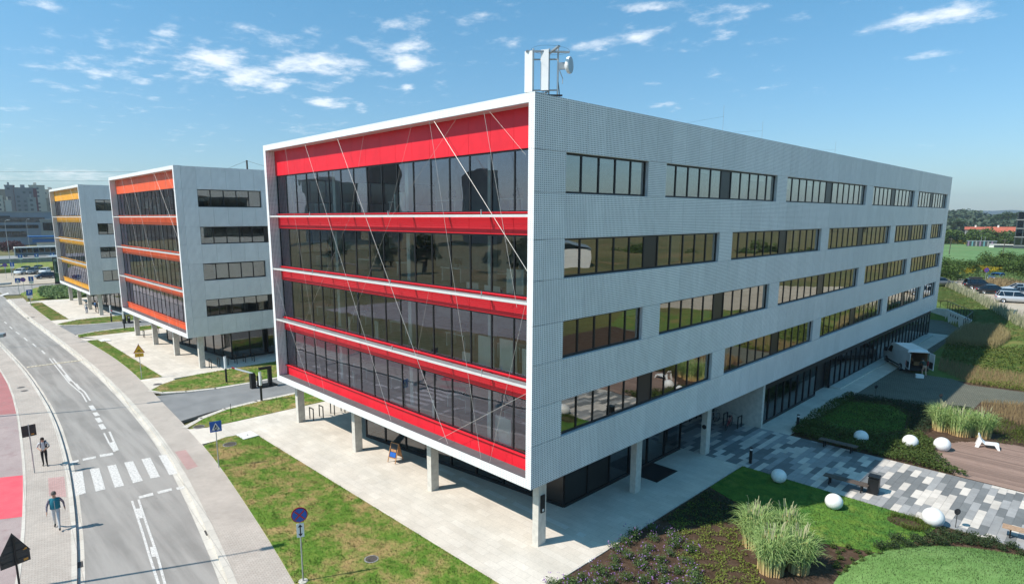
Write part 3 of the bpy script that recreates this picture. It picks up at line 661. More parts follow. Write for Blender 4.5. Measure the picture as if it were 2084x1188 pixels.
# paving slabs of the garden path
pth=MB(); pth.prism([(-8.7,16.02),(24,16.02),(24,23.18),(-8.7,23.18)],-.2,.0095); path=struct('paved_path',pth.mesh('paved_path',['concrete_dark']))
SW,SL=.335,1.2; sm=[MB().box(.004,SW-.004,.004,SL-.004,-.02,.022).mesh('paving_slab',[m]) for m in ('slab_dark','slab_mid','slab_light')]
rest=MB(); pr=random.Random(3)
for i in range(98):
    x=-8.6+i*SW; o=[0,.42,.8,.2,.62,1.0][i%6]*SL*(.8+.0)
    y=16.02-SL+ (o%SL)
    while y<23.18-.05:
        y0=max(y,16.02); y1=min(y+SL,23.18); mi=pr.choices((0,1,2),(.36,.34,.30))[0]
        if y1-y0>.12:
            if -1.2<x<15.6 and y1-y0>SL-.01: ob('paving_slab',sm[mi],path,(x,y0,0))
            else: rest.box(x+.004,x+SW-.004,y0+.004,y1-.004,-.02,.022,mi)
        y+=SL
stuff('edge_slabs',rest.mesh('edge_slabs',['slab_dark','slab_mid','slab_light']),parent=path)
# timber deck
dk=MB(); dk.prism([(13.5+4.5*math.cos(t),max(23.3,27+4.5*math.sin(t))) for t in [2*math.pi*i/48 for i in range(48)]],-.1,.015); deck=struct('timber_deck',dk.mesh('timber_deck',['timber_dark']))
y=23.27
while y<31.5:
    d=4.65**2-(y+.07-27)**2
    if d>0.05:
        h=math.sqrt(d)+rng.uniform(-.1,.1); b=MB(); b.box(13.5-h,13.5+h,y+.006,y+.134,.016,.05); ob('plank',b.mesh('plank',['deck_wood']),deck)
    y+=.14
# retaining wall and its railing
rw=thing('retaining_wall','low grey concrete retaining wall with small slots at the end of the drive','wall',(0,0,0))
b=MB(); pts=[(-4.5,86.0),(-1.0,85.4),(2.85,77.5),(2.85,73.2),(2.85,66)]; tops=[1.55,1.6,1.5,1.25,.55]
for (a,c),(ta,tb) in zip(zip(pts[:-1],pts[1:]),zip(tops[:-1],tops[1:])):
    d=Vector((c[0]-a[0],c[1]-a[1],0)); n=Vector((d.y,-d.x,0)).normalized()*.14
    A=Vector((*a,0));C=Vector((*c,0)); q=[A-n,C-n,C+n,A+n]; hh=[ta,tb,tb,ta]
    bot=[(p.x,p.y,-.1) for p in q]; top=[(p.x,p.y,h) for p,h in zip(q,hh)]
    b.face(top); 
    for i in range(4): j=(i+1)%4; b.face([bot[i],bot[j],top[j],top[i]])
part('wall',b,'concrete',rw)
for i in range(4):
    t=.25+i*.1; a=Vector((-1.0,85.4,1.1)).lerp(Vector((2.85,77.5,1.05)),t); b=MB(); b.obox(a+Vector((-.15,-.08,0)),(.438,-.9,0),(.9,.438,0),(0,0,1),.07,.03,.16); part('slot',b,'screen_dark',rw)
ra=thing('railing','dark steel railing with uprights along the top of the retaining wall','railing',(0,0,0))
def rail_run(a,c,n):
    a=Vector(a);c=Vector(c)
    b=MB(); b.tube(a+Vector((0,0,1.05)),c+Vector((0,0,1.05)),.035); part('handrail',b,'black_metal',ra)
    b=MB(); b.tube(a+Vector((0,0,.15)),c+Vector((0,0,.15)),.02); part('bottom_rail',b,'black_metal',ra)
    for i in range(n+1):
        p=a.lerp(c,i/n); b=MB(); b.tube(p-Vector((0,0,.1)),p+Vector((0,0,1.05)),.03); part('post',b,'black_metal',ra)
rail_run((-4.4,86.1,1.55),(-1,85.5,1.6),4); rail_run((-1,85.5,1.6),(2.95,77.5,1.5),9); rail_run((2.95,77.5,1.5),(2.95,72,1.15),5)
# gravel parking behind
b=MB(); pk=[(-30,150),(-8.15,121.7),(-3.77,109.5),(1.43,95.7),(6.51,79.8),(9,72),(14,62),(30,54)]
pk2=[(40,84),(22,96),(9,109),(3.5,116),(-3,125),(-5,131),(-10,131.5),(-30,160)]
b.prism([(x+.3,y+.3) for x,y in pk]+pk2,1.2,2.12); struct('gravel_car_park',b.mesh('gravel_car_park',['dirt_lot']))
# open sandy lot right of the garden (mirrored in the windows)
b=MB(); b.prism([(42,-10),(95,-20),(100,70),(60,80),(46,60)],-.3,-.01); struct('sandy_lot',b.mesh('sandy_lot',['dirt_lot']))
# ------------------------------------------------------------------ vegetation
def leafmat(name,c1,c2,tr=.25,c3=None,soft=False):
    s=NT(name); at=s.n('ShaderNodeAttribute'); at.attribute_name='rnd'; n=s.noise(s.pos(),1.1,3)
    f=s.ma('ADD',s.ma('MULTIPLY',at.outputs['Fac'],.7),s.ma('MULTIPLY',n,.3)); cc=s.mix(f,c_(*c1),c_(*c2))
    if c3:
        a2=s.n('ShaderNodeAttribute'); a2.attribute_name='low'; cc=s.mix(a2.outputs['Fac'],cc,c_(*c3))
    s.set(cc,.65,0,.25); va=s.n('ShaderNodeVectorMath',operation='ADD'); s.L.new(s.n('ShaderNodeNewGeometry').outputs['Normal'],va.inputs[0]); va.inputs[1].default_value=(-.15,-.35,.75); vn=s.n('ShaderNodeVectorMath',operation='NORMALIZE'); s.L.new(va.outputs[0],vn.inputs[0]); s.L.new(vn.outputs[0],s.b.inputs['Normal']) if soft else None; t=s.n('ShaderNodeBsdfTranslucent'); s.L.new(cc,t.inputs['Color']); mx=s.n('ShaderNodeMixShader'); mx.inputs[0].default_value=tr
    s.L.new(s.b.outputs[0],mx.inputs[1]); s.L.new(t.outputs[0],mx.inputs[2]); s.L.new(mx.outputs[0],s.out.inputs[0]); return s.m
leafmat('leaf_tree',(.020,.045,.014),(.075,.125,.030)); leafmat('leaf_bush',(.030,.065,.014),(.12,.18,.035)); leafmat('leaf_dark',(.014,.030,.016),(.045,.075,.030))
leafmat('leaf_far',(.045,.075,.050),(.095,.13,.075)); leafmat('leaf_lav',(.045,.080,.026),(.14,.21,.065)); leafmat('leaf_sprout',(.085,.12,.018),(.24,.28,.05)); leafmat('leaf_cover',(.035,.065,.014),(.11,.15,.032))  # leaf_far: distance haze put into a paler, blue-green leaf colour
leafmat('leaf_juniper',(.022,.04,.016),(.07,.105,.035)); leafmat('petal',(.20,.09,.28),(.42,.26,.50)); leafmat('goldenrod',(.30,.24,.02),(.52,.40,.03)); leafmat('dry_grass',(.16,.11,.05),(.33,.24,.12),.25,None,True); leafmat('straw',(.20,.16,.07),(.38,.31,.15),.25,None,True)
leafmat('reed',(.15,.28,.06),(.50,.62,.26),.35,(.60,.40,.19),True); leafmat('weedy',(.17,.19,.10),(.36,.34,.22),.25,None,True); leafmat('plume',(.35,.36,.2),(.55,.52,.33)); leafmat('leaf_red',(.06,.012,.014),(.13,.03,.03)); leafmat('meadow',(.07,.13,.035),(.17,.25,.08),.25,None,True); plain('bark',(.09,.07,.05),.9,0,.25,6.)
leafmat('perennial',(.04,.075,.014),(.15,.17,.03))
def raw_mesh(name,V,tris_per,mat,rnd,low=None,quad=False,nv=3):
    # V: (N,nv,3) -> N faces of nv vertices
    N=V.shape[0]; me=bpy.data.meshes.new(name); me.vertices.add(N*nv); me.vertices.foreach_set('co',V.reshape(-1).astype(np.float32))
    me.loops.add(N*nv); me.loops.foreach_set('vertex_index',np.arange(N*nv,dtype=np.int32)); me.polygons.add(N); me.polygons.foreach_set('loop_start',np.arange(0,N*nv,nv,dtype=np.int32)); me.polygons.foreach_set('loop_total',np.full(N,nv,dtype=np.int32))
    me.materials.append(M(mat)); a=me.attributes.new('rnd','FLOAT','POINT'); a.data.foreach_set('value',np.repeat(rnd,nv).astype(np.float32))
    if low is not None: b=me.attributes.new('low','FLOAT','POINT'); b.data.foreach_set('value',low.reshape(-1).astype(np.float32))
    me.update(calc_edges=True); return me
def blades(name,P,h,w,mat,lean=.35,r=nrng):
    """short grass: one upright triangle per blade"""
    N=len(P); a=r.uniform(0,2*np.pi,N); hh=h*r.uniform(.55,1.25,N); ww=w*r.uniform(.7,1.3,N); t=r.uniform(0,2*np.pi,N); l=lean*hh*r.uniform(.2,1.2,N)
    V=np.zeros((N,3,3)); dx,dy=np.cos(a)*ww/2,np.sin(a)*ww/2
    V[:,0]=P+np.c_[dx,dy,np.zeros(N)]; V[:,1]=P-np.c_[dx,dy,np.zeros(N)]; V[:,2]=P+np.c_[np.cos(t)*l,np.sin(t)*l,hh]
    return raw_mesh(name,V,1,mat,r.uniform(0,1,N))
def leaves(name,P,size,mat,r=nrng,up=.4,aspect=.55):
    """small pointed leaf quads with random facing"""
    N=len(P); n=r.normal(size=(N,3)); n[:,2]=np.abs(n[:,2])+up; n/=np.linalg.norm(n,axis=1)[:,None]
    t=np.cross(n,r.normal(size=(N,3))); t/=np.linalg.norm(t,axis=1)[:,None]+1e-9; b=np.cross(n,t); s=(size*r.uniform(.6,1.4,N))[:,None]
    V=np.stack([P-t*s,P+b*s*aspect,P+t*s,P-b*s*aspect],1); return raw_mesh(name,V,2,mat,r.uniform(0,1,N),nv=4)
def arcs(name,base,az,h,out,w,mat,segs=5,r=nrng,straw=.3):
    """long arching grass leaves as ribbons"""
    N=len(base); u=np.linspace(0,1,segs+1); d=np.c_[np.cos(az),np.sin(az)]; side=np.c_[-np.sin(az),np.cos(az)]
    Vs=[];lows=[]
    def pt(q):
        x=out*q**1.75; z=h*(1-(1-q)**1.6)*(1-.22*q**3); return base+np.c_[d[:,0]*x,d[:,1]*x,z]
    for i in range(segs):
        a,b=pt(u[i]),pt(u[i+1]); wa=w*(1-.9*u[i]**2); wb=w*(1-.9*u[i+1]**2); sa=np.c_[side*wa[:,None]/2,np.zeros(N)]; sb=np.c_[side*wb[:,None]/2,np.zeros(N)]
        Vs.append(np.stack([a-sa,a+sa,b+sb,b-sb],1)); k=lambda q:np.clip((straw-q)/straw,0,1); lows.append(np.tile(np.array([k(u[i]),k(u[i]),k(u[i+1]),k(u[i+1])]),(N,1)))
    V=np.concatenate(Vs); rn=np.tile(r.uniform(0,1,N),segs); return raw_mesh(name,V,2,mat,rn,np.concatenate(lows),nv=4)
def scatter(poly,n,z=0.,r=nrng,zf=None):
    poly=np.array(poly); lo,hi=poly.min(0),poly.max(0); out=[]
    while len(out)<n:
        q=r.uniform(lo,hi,(n*2,2)); x,y=q[:,0],q[:,1]; ins=np.zeros(len(q),bool)
        for i in range(len(poly)):
            x1,y1=poly[i];x2,y2=poly[i-1]; c=((y1>y)!=(y2>y)); 
            with np.errstate(divide='ignore',invalid='ignore'): ins^=c&(x<(x2-x1)*(y-y1)/(y2-y1)+x1)
        out.extend(q[ins].tolist())
    q=np.array(out[:n]); zz=np.full(n,z) if zf is None else np.array([zf(a,b) for a,b in q]); return np.c_[q,zz]
def blobs(n,cs,r=nrng,shell=.55):
    """points spread through ellipsoid clumps, denser towards their skins"""
    cs=np.array(cs,float); vol=cs[:,3]*cs[:,4]*cs[:,5]; k=r.choice(len(cs),n,p=vol/vol.sum()); d=r.normal(size=(n,3)); d/=np.linalg.norm(d,axis=1)[:,None]; rad=r.uniform(shell,1.06,n)[:,None]
    return cs[k,:3]+d*rad*cs[k,3:6]

# --- lawn blades
lb=nrng
def polyarea(p): return abs(sum(p[i][0]*p[i-1][1]-p[i-1][0]*p[i][1] for i in range(len(p))))/2
near=lawn_polys[0]; stuff('grass',blades('grass',scatter(near,34000,.03),.065,.022,'lawn_dry_blade'),'patchy green and straw coloured lawn grass between plaza and pavement','grass')
P=np.concatenate([scatter([(x,min(y,30)) for x,y in lp],int(80*polyarea([(x,min(y,30)) for x,y in lp])),.03) for i,lp in enumerate(lawn_polys) if i>0]); stuff('grass',blades('grass',P,.08,.04,'lawn_dry_blade'),'mown grass on the verges beside the drives','grass')
stuff('grass',blades('grass',np.concatenate([scatter(LAWN1,18000,.025),scatter(LAWN2,5000,.02)]),.07,.02,'lawn_garden_blade'),'mottled green lawn grass under the white balls','grass')
P=scatter([(MC[0]+6.5*math.cos(t),MC[1]+7.2*math.sin(t)) for t in np.linspace(0,2*math.pi,40)[:-1]],42000); P[:,2]=1.45*(1-((P[:,0]-MC[0])/6.6)**2-((P[:,1]-MC[1])/7.3)**2)-.02
stuff('grass',blades('grass',P,.075,.018,'lawn_mound_blade'),'bright green grass covering the mound','grass')

Q=scatter(near,16000,.03); k=np.sin(Q[:,0]*2.7+np.sin(Q[:,1]*3.1))*np.sin(Q[:,1]*3.7+np.sin(Q[:,0]*1.9))>.62
stuff('grass',blades('grass',Q[k],.10,.025,'lawn_dry_blade',.8),'darker tufts of longer grass in the front lawn','grass')
# --- ornamental grass clumps
def reed_clump(loc,h,rad,n,label,group,seed,n_plume=26):
    r=np.random.default_rng(seed); B=thing('ornamental_grass',label,'grass clump',loc,0,group)
    a=r.uniform(0,2*np.pi,n); q=rad*np.sqrt(r.uniform(0,1,n)); base=np.c_[np.cos(a)*q,np.sin(a)*q,np.zeros(n)]; az=a+r.normal(0,.7,n); hh=h*r.uniform(.55,1.08,n); out=r.uniform(.15,1.0,n)**1.3*h*.52
    ob('blade_mass',arcs('blade_mass',base,az,hh,out,np.full(n,.045)*r.uniform(.7,1.3,n),'reed',6,r,.34),B)['kind']='stuff'
    m=n//3; a=r.uniform(0,2*np.pi,m); q=rad*np.sqrt(r.uniform(.4,1,m)); base=np.c_[np.cos(a)*q,np.sin(a)*q,h*r.uniform(.35,.75,m)]
    ob('upper_leaves',arcs('upper_leaves',base,a+r.normal(0,.9,m),h*r.uniform(.15,.35,m),h*r.uniform(.15,.4,m),np.full(m,.026),'reed',4,r,.001),B)['kind']='stuff'
    a=r.uniform(0,2*np.pi,n_plume); q=rad*np.sqrt(r.uniform(0,1,n_plume)); base=np.c_[np.cos(a)*q,np.sin(a)*q,h*r.uniform(.75,.95,n_plume)]
    ob('seed_head',arcs('seed_head',base,a,h*np.full(n_plume,.24),h*np.full(n_plume,.07),np.full(n_plume,.035),'plume',4,r),B)['kind']='stuff'
    return B
gl='clumps of tall ornamental grass'
reed_clump((6.05,7.9,0),1.95,.5,560,'tall pale green ornamental grass beside the shaded bare bed',gl,11); reed_clump((7.3,6.45,0),1.9,.5,640,'broad drooping ornamental grass with straw coloured stems near the mound',gl,12); reed_clump((8.05,7.3,0),1.8,.42,480,'arching ornamental grass leaning over the small tufts',gl,13); reed_clump((7.0,8.7,0),1.85,.45,420,'slim ornamental grass behind the broad drooping clump',gl,18)
reed_clump((8.35,31.6,0),1.9,.5,520,'ornamental grass at the shaded end of the row behind the deck',gl,14); reed_clump((9.4,31.5,0),1.75,.65,620,'middle ornamental grass of the row behind the deck',gl,15); reed_clump((10.4,32.0,0),1.8,.55,560,'ornamental grass behind the white lounge chair',gl,16)

# --- flowering plants
def make_lav(seed):
    r=np.random.default_rng(seed); B=thing('flowering_plant','bushy green plant with small purple flowers in bare soil','plant'); B['group']='purple flowering plants in the corner bed'
    n=420; P=blobs(n,[(0,0,.16,.30,.30,.19),(.1,.05,.25,.2,.2,.14),(-.1,-.05,.22,.2,.18,.14)],r,.2); P[:,2]=np.abs(P[:,2]); ob('foliage',leaves('foliage',P,.035,'leaf_lav',r,.5,.4),B)['kind']='stuff'
    k=24; P=blobs(k,[(0,0,.28,.34,.34,.2)],r,.8); P[:,2]=np.abs(P[:,2])+.03; ob('flowers',leaves('flowers',P,.028,'petal',r,.8,.8),B)['kind']='stuff'; return B
lav=[make_lav(20+i) for i in range(4)]
bed=[(1.95,-1.6),(3.4,-2.8),(7.2,1.2),(5.7,3.4),(3.8,6.2),(2.3,6.6),(1.95,5.0)]
pts=[]; rr=random.Random(5)
for _ in range(4000):
    x,y=rr.uniform(1.9,7.2),rr.uniform(-2.8,6.6)
    if inpoly(x,y,bed) and all((x-a)**2+(y-b)**2>.60**2 for a,b in pts) and not (x<2.5 and .6<y<2.4): pts.append((x,y))
for i,(x,y) in enumerate(pts):
    o=lav[i] if i<4 else copy_tree(lav[i%4]); o.location=(x,y,-.012); o.rotation_euler=(0,0,rr.uniform(0,6.28)); s=rr.uniform(.85,1.35); o.scale=(s,s,s*rr.uniform(.8,1.1))
# sprouting ground cover in the bed
P=scatter([(2.9,6.4),(3.8,5.0),(5.6,3.0),(7.6,5.4),(6.9,6.2),(5.8,7.2),(5.7,9.2),(6.2,10.2),(4.4,10.6),(3.0,10.8),(2.0,11.8),(2.0,7.4)],8500,.03); P[:,2]+=nrng.uniform(0,.06,len(P)); nz=np.sin(P[:,0]*5.1+np.sin(P[:,1]*3.))*np.sin(P[:,1]*4.3+1.3)>-.35; stuff('ground_cover',leaves('ground_cover',P[nz],.042,'leaf_sprout',nrng,.8,.5),'sparse yellow green seedlings over dark soil','ground cover')
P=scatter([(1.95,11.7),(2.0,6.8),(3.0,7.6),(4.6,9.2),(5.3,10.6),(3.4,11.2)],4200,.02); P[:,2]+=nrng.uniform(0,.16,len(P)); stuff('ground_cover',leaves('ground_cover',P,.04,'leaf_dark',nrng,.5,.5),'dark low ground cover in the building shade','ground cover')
# mulch crumbs over the soil
P=scatter([(1.9,-2.6),(10.4,-4),(9.3,7.5),(9.9,11),(7,9.8),(1.95,12)],16000,-.008); stuff('mulch',leaves('mulch',P,.022,'dry_grass' if False else 'mulch_',nrng,1.5,.6),'brown bark mulch on the flower bed','mulch') if 'mulch_' in MATS else None
# small tufts
def make_tuft(seed,mat,name,label,group,h=.22,rad=.17,n=170,size=.04):
    r=np.random.default_rng(seed); B=thing(name,label,'plant',(0,0,0),0,group); P=blobs(n,[(0,0,h*.45,rad,rad,h*.5)],r,.3); P[:,2]=np.abs(P[:,2]); ob('foliage',leaves('foliage',P,size,mat,r,.5,.4),B)
    b=MB(); b.tube((0,0,-.02),(0,0,h*.5),.012); part('stem',b,'bark',B); return B
tf=[make_tuft(40+i,'leaf_cover','small_tuft','small round green tuft on bare soil below the mound','tufts below the mound') for i in range(3)]
pts=[]
tb=[(8.3,10.4),(8.9,9.2),(9.2,8.0),(9.4,7.9),(9.6,9.6),(10.1,11.0),(9.8,11.1),(9.2,10.9)]
for _ in range(3000):
    x,y=rr.uniform(8,10.4),rr.uniform(7.6,11.2)
    if inpoly(x,y,tb) and all((x-a)**2+(y-b)**2>.36**2 for a,b in pts): pts.append((x,y))
for i,(x,y) in enumerate(pts[:18]):
    o=tf[i] if i<3 else copy_tree(tf[i%3]); o.location=(x,y,-.01); s=rr.uniform(.6,1.05); o.scale=(s,s,s); o.rotation_euler=(0,0,rr.uniform(0,6))
ju=[make_tuft(50+i,'leaf_juniper','juniper_shrub','low dark juniper shrub on the bare strip between mound and slab path','junipers between mound and path',.42,.34,420,.045) for i in range(3)]
jp=[(9.9,11.6),(10.25,12.1),(10.2,12.9),(10.7,12.7),(10.75,13.6),(11.1,13.3),(11.2,14.3),(11.6,13.9),(11.9,14.7),(11.5,15.1),(12.0,15.3),(12.4,14.9),(12.5,15.5),(12.9,15.2),(13.1,15.75),(13.5,15.35),(13.8,15.85),(14.2,15.4),(14.6,15.8),(15.0,15.7),(15.6,15.8),(16.3,15.8)]
for i,(x,y) in enumerate(jp):
    o=ju[i] if i<3 else copy_tree(ju[i%3]); o.location=(x,y,-.01); s=rr.uniform(.7,1.15); o.scale=(s,s,s*rr.uniform(.8,1.2)); o.rotation_euler=(0,0,rr.uniform(0,6))
# grass tufts by the bare circle
P=scatter([(9.3,15.5),(10.2,15.9),(11.0,15.4),(10.9,14.6),(10.3,14.2),(9.5,14.7)],900,.0); b=MB(); b.face([(10.05+.75*math.cos(t),15.0+.55*math.sin(t),.029) for t in [i*math.pi/10 for i in range(20)]]); struct('bare_patch',b.mesh('bare_patch',['soil']))
Q=P[np.hypot((P[:,0]-10.05)/.75,(P[:,1]-15)/.55)>.8]; stuff('grass',arcs('grass',Q,nrng.uniform(0,6.28,len(Q)),np.full(len(Q),.28),np.full(len(Q),.16),np.full(len(Q),.016),'perennial',3),'longer grass tufts round a bare patch of soil','grass')
# creeping shrub bed between path and drive
def cover(poly,n,h,size,mat,label,name='ground_cover',zf=None):
    P=scatter(poly,n,0.,nrng,zf); w=.5+.5*np.sin(P[:,0]*2.3+1.)*np.sin(P[:,1]*1.9); P[:,2]+=nrng.uniform(.0,1.,len(P))**.6*h*(.55+.6*w); return stuff(name,leaves(name,P,size,mat,nrng,.5,.55),label,'ground cover')
cover([(1.45,24.2),(1.9,23.5),(4.2,23.35),(6.5,23.3),(9.9,23.3),(11.2,23.3),(10.2,24.3),(9.0,26.2),(8.9,28.2),(7.6,29.5),(5.6,27.2),(3.0,26.5),(1.7,27.5)],15000,.42,.06,'leaf_cover','creeping leafy shrubs between slab path and lawn')
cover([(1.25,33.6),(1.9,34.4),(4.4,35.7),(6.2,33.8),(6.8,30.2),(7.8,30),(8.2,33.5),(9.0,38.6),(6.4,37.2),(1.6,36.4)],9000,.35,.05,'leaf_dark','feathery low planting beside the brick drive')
cover([(1.35,24.5),(2.4,26.4),(2.1,28),(2.1,34.2),(2.3,34.8),(1.5,36.5),(1.1,33.6),(1.15,29)],3200,.38,.055,'leaf_cover','leafy edge planting along the plaza strip')
cover([(2.0,26.3),(5.4,26.6),(6.9,30),(6.2,34),(4.5,35.8),(1.7,34.4),(1.7,28)],7000,.22,.05,'leaf_cover','loose low planting in the shade between path and brick drive')
def strawbed(poly,n,h,mat,label,zf=None,w=.02):
    P=scatter(poly,n,0.,nrng,zf); N=len(P); return stuff('tall_grass',arcs('tall_grass',P,nrng.uniform(0,6.28,N),h*nrng.uniform(.6,1.2,N),h*.35*nrng.uniform(.3,1.2,N),np.full(N,w),mat,3),label,'grass')
strawbed([(9.2,41.4),(11.5,42.9),(16,44.2),(20,44),(20,37),(12,36.5),(9.4,38.6)],7000,.45,'dry_grass','orange brown dry grass bed beside the brick drive')
strawbed([(8.2,33.5),(11.8,32.9),(13,31.8),(18,31.2),(20,37),(12,36.6),(9.2,38.4)],5000,.30,'perennial','greenish brown low meadow behind the deck')
cover([(11.2,31.5),(14,31.7),(18,30.5),(18,36),(12,36)],3500,.25,.05,'perennial','mixed low plants behind the deck')
strawbed([(4.6,50.6),(7.6,47.3),(11,48),(18,49.4),(18,53),(8,52.6),(4.0,55)],6500,.5,'dry_grass','rusty dry grass strip above the brick drive',hgt_s)
cover([(7.4,47.2),(11,47.8),(18,49),(18,50.3),(11,49.2),(7.6,48.6)],3600,.4,.06,'leaf_sprout','yellow green edging plants along the brick drive','ground_cover',hgt_s)
cover([(4.0,55),(8,52.6),(18,53),(18,60),(11,63),(7,62),(3.2,62)],8000,.45,.09,'perennial','leafy green and yellow perennials on the slope','ground_cover',hgt_s)
strawbed([(3.0,62),(7.3,61.5),(8.0,66),(6.5,71),(3.1,72.5)],9000,1.1,'straw','pale tall feathery grass beside the railing',hgt_s,.016)
# lawn on the slope behind
P=scatter([(3.0,72),(7.5,66),(12,62),(14,58),(9,72),(6.3,79),(1.3,95),(-4,109),(-8.5,121),(-12,120),(-5,98),(-1.2,87),(2.9,78.5)],16000,0.,nrng,hgt_s); stuff('grass',blades('grass',P,.12,.06,'lawn_slope_blade'),'grass on the bank below the gravel car park','grass')
# weeds along the car park edge
wp=[(x-.9,y-.4) for x,y in pk[1:7]]+[(x+.2,y+.6) for x,y in pk[1:7]][::-1]
P=scatter(wp,2600,0.,nrng,hgt_s); N=len(P); stuff('weeds',arcs('weeds',P,nrng.uniform(0,6.28,N),nrng.uniform(.4,1.5,N)*.9,np.full(N,.25),np.full(N,.05),'weedy',3),'dry grey green weeds along the car park edge','weeds')

# --- trees and bushes
def make_tree(name,label,cat,group,h,rx,n,mat,seed,trunk=.25,bush=False,size=.28):
    r=np.random.default_rng(seed); B=thing(name,label,cat,(0,0,0),0,group); cs=[]
    k=16 if not bush else 11
    for i in range(k):
        a=r.uniform(0,6.28); q=rx*math.sqrt(r.uniform(0,.75)); z=h*(r.uniform(.38,.9) if not bush else r.uniform(.15,.75)); s=rx*r.uniform(.28,.5)*(1.15-.4*abs(z/h-.55)); cs.append((math.cos(a)*q,math.sin(a)*q,z,s,s,s*.8))
    if not bush: cs.append((0,0,h*.72,rx*.55,rx*.55,h*.25))
    P=blobs(n,cs,r,.35); P=P[P[:,2]>.05]; ob('crown',leaves('crown',P,size,mat,r,.5,.6),B)
    b=MB(); th=h*(.75 if not bush else .4); b.tube((0,0,-.3),(0,0,th*.6),trunk,trunk*.6,8); b.tube((0,0,th*.6),(.1,0,th),trunk*.6,trunk*.2,8)
    for c in cs[:6]: b.tube((0,0,th*r.uniform(.35,.7)),(c[0]*.8,c[1]*.8,c[2]),trunk*.35,trunk*.1,5)
    part('trunk',b,'bark',B); return B
strawbed([G(2006,580,2.1),G(2040,588,2.1),G(2090,596,2.1),G(2110,588,2.1),G(2050,573,2.1),G(2016,570,2.1)],2600,1.15,'dry_grass','brown weedy bank behind the cars on gravel',hgt_s,.09)
def place(protos,spots,labels=None):
    used={}
    for (k,x,y,z,s,rz) in spots:
        o=protos[k] if k not in used else copy_tree(protos[k]); used[k]=1; o.location=(x,y,z); o.scale=(s,s,s); o.rotation_euler=(0,0,rz)
# ------------------------------------------------------------------ background trees and bushes
def ang_at(u):
    d=ray(u,441); return math.atan2(-d[0],d[1])

ZP=2.1
bg_b='shrubs on the rough ground beyond the car park'
bush=[make_tree('wild_shrub','dense green shrub on the rough ground beyond the gravel car park','shrub',bg_b,4.6,3.0,2600,'leaf_bush',60+i,.12,True,.17) for i in range(3)]
sp=[]
for i,(u,v,s) in enumerate([(1926,571,.95),(1944,566,1.05),(1960,560,.8),(1978,562,.7),(2000,556,1.05),(2016,560,.85),(2034,557,1.15),(2052,562,.95),(2068,566,1.1),(2084,570,1.0),(2104,574,1.1),(2130,582,1.0),(1910,575,1.),(2024,548,.9),(2062,552,1.0)]):
    x,y=G(u,v,ZP); sp.append((i%3,x,y,ZP-.1,s*(.8+.2*((i*7)%5)/4),i*1.3))
place(bush,sp)
bg2='far shrub belt in front of the red roofs'
bush2=[make_tree('wild_shrub','green shrub in the belt before the red roofed houses','shrub',bg2,6.5,5.0,1500,'leaf_bush',70+i,.15,True,.38) for i in range(2)]
sp=[]
for i,u in enumerate(range(1918,2140,13)):
    x,y=G(u,496+2*math.sin(i*2.1),ZP); sp.append((i%2,x,y,ZP-.2,.95+.25*math.sin(i*1.7),i*.9))
place(bush2,sp)
# goldenrod and meadow between
P=scatter([G(1905,578,ZP),G(1935,562,ZP),G(1985,566,ZP),G(2040,560,ZP),G(2120,578,ZP),G(2120,590,ZP),G(2010,574,ZP),G(1990,569,ZP)],9000,ZP); P[:,2]+=nrng.uniform(0,1.2,len(P)); stuff('meadow',leaves('meadow',P,.12,'meadow'),'tall weeds at the foot of the shrubs','weeds')
P=scatter([G(1915,572,ZP),G(1945,555,ZP),G(2084,556,ZP),G(2120,566,ZP),G(2050,563,ZP),G(1990,567,ZP)],9000,ZP); P[:,2]+=nrng.uniform(.9,1.9,len(P)); k=np.sin(P[:,0]*.9)*np.sin(P[:,1]*.35)>-.15; stuff('goldenrod',leaves('goldenrod',P[k],.13,'goldenrod'),'yellow goldenrod flowering along the shrubs','wildflowers')
P=scatter([G(1912,500,ZP),G(2120,500,ZP),G(2120,488,ZP),G(1912,486,ZP)],5200,ZP); P[:,2]+=nrng.uniform(.3,1.6,len(P)); k=np.sin(P[:,0]*.23+1)*np.sin(P[:,1]*.11)>0; stuff('goldenrod',leaves('goldenrod',P[k],.34,'goldenrod'),'yellow wildflower band below the far shrub belt','wildflowers')
b=MB(); b.prism([G(1880,560,ZP),G(2140,548,ZP),G(2140,505,ZP),G(1880,494,ZP)],1.9,ZP+.05); 
ground_mat('meadow_green',(.105,.20,.07),(.14,.24,.09),.06,(.16,.22,.08),1.2); struct('meadow_field',b.mesh('meadow_field',['meadow_green']))
# big trees near the houses, forest on the hill
tr=[make_tree('broadleaf_tree','large round broadleaf tree behind the red roofed houses','tree','trees behind the red roofs',14,6.0,4200,'leaf_tree',80+i,.4,False,.40) for i in range(3)]
sp=[]
for i,(u,v,s) in enumerate([(2012,470,.8),(2030,470,1.0),(2048,471,1.2),(2066,471,1.1),(2086,470,1.0),(1932,476,.8),(1950,478,.75),(1920,475,.7),(2110,470,1.1),(1966,470,.55)]):
    x,y=G(u,v,ZP); sp.append((i%3,x,y,ZP-.3,s,i*1.1))
place(tr,sp)
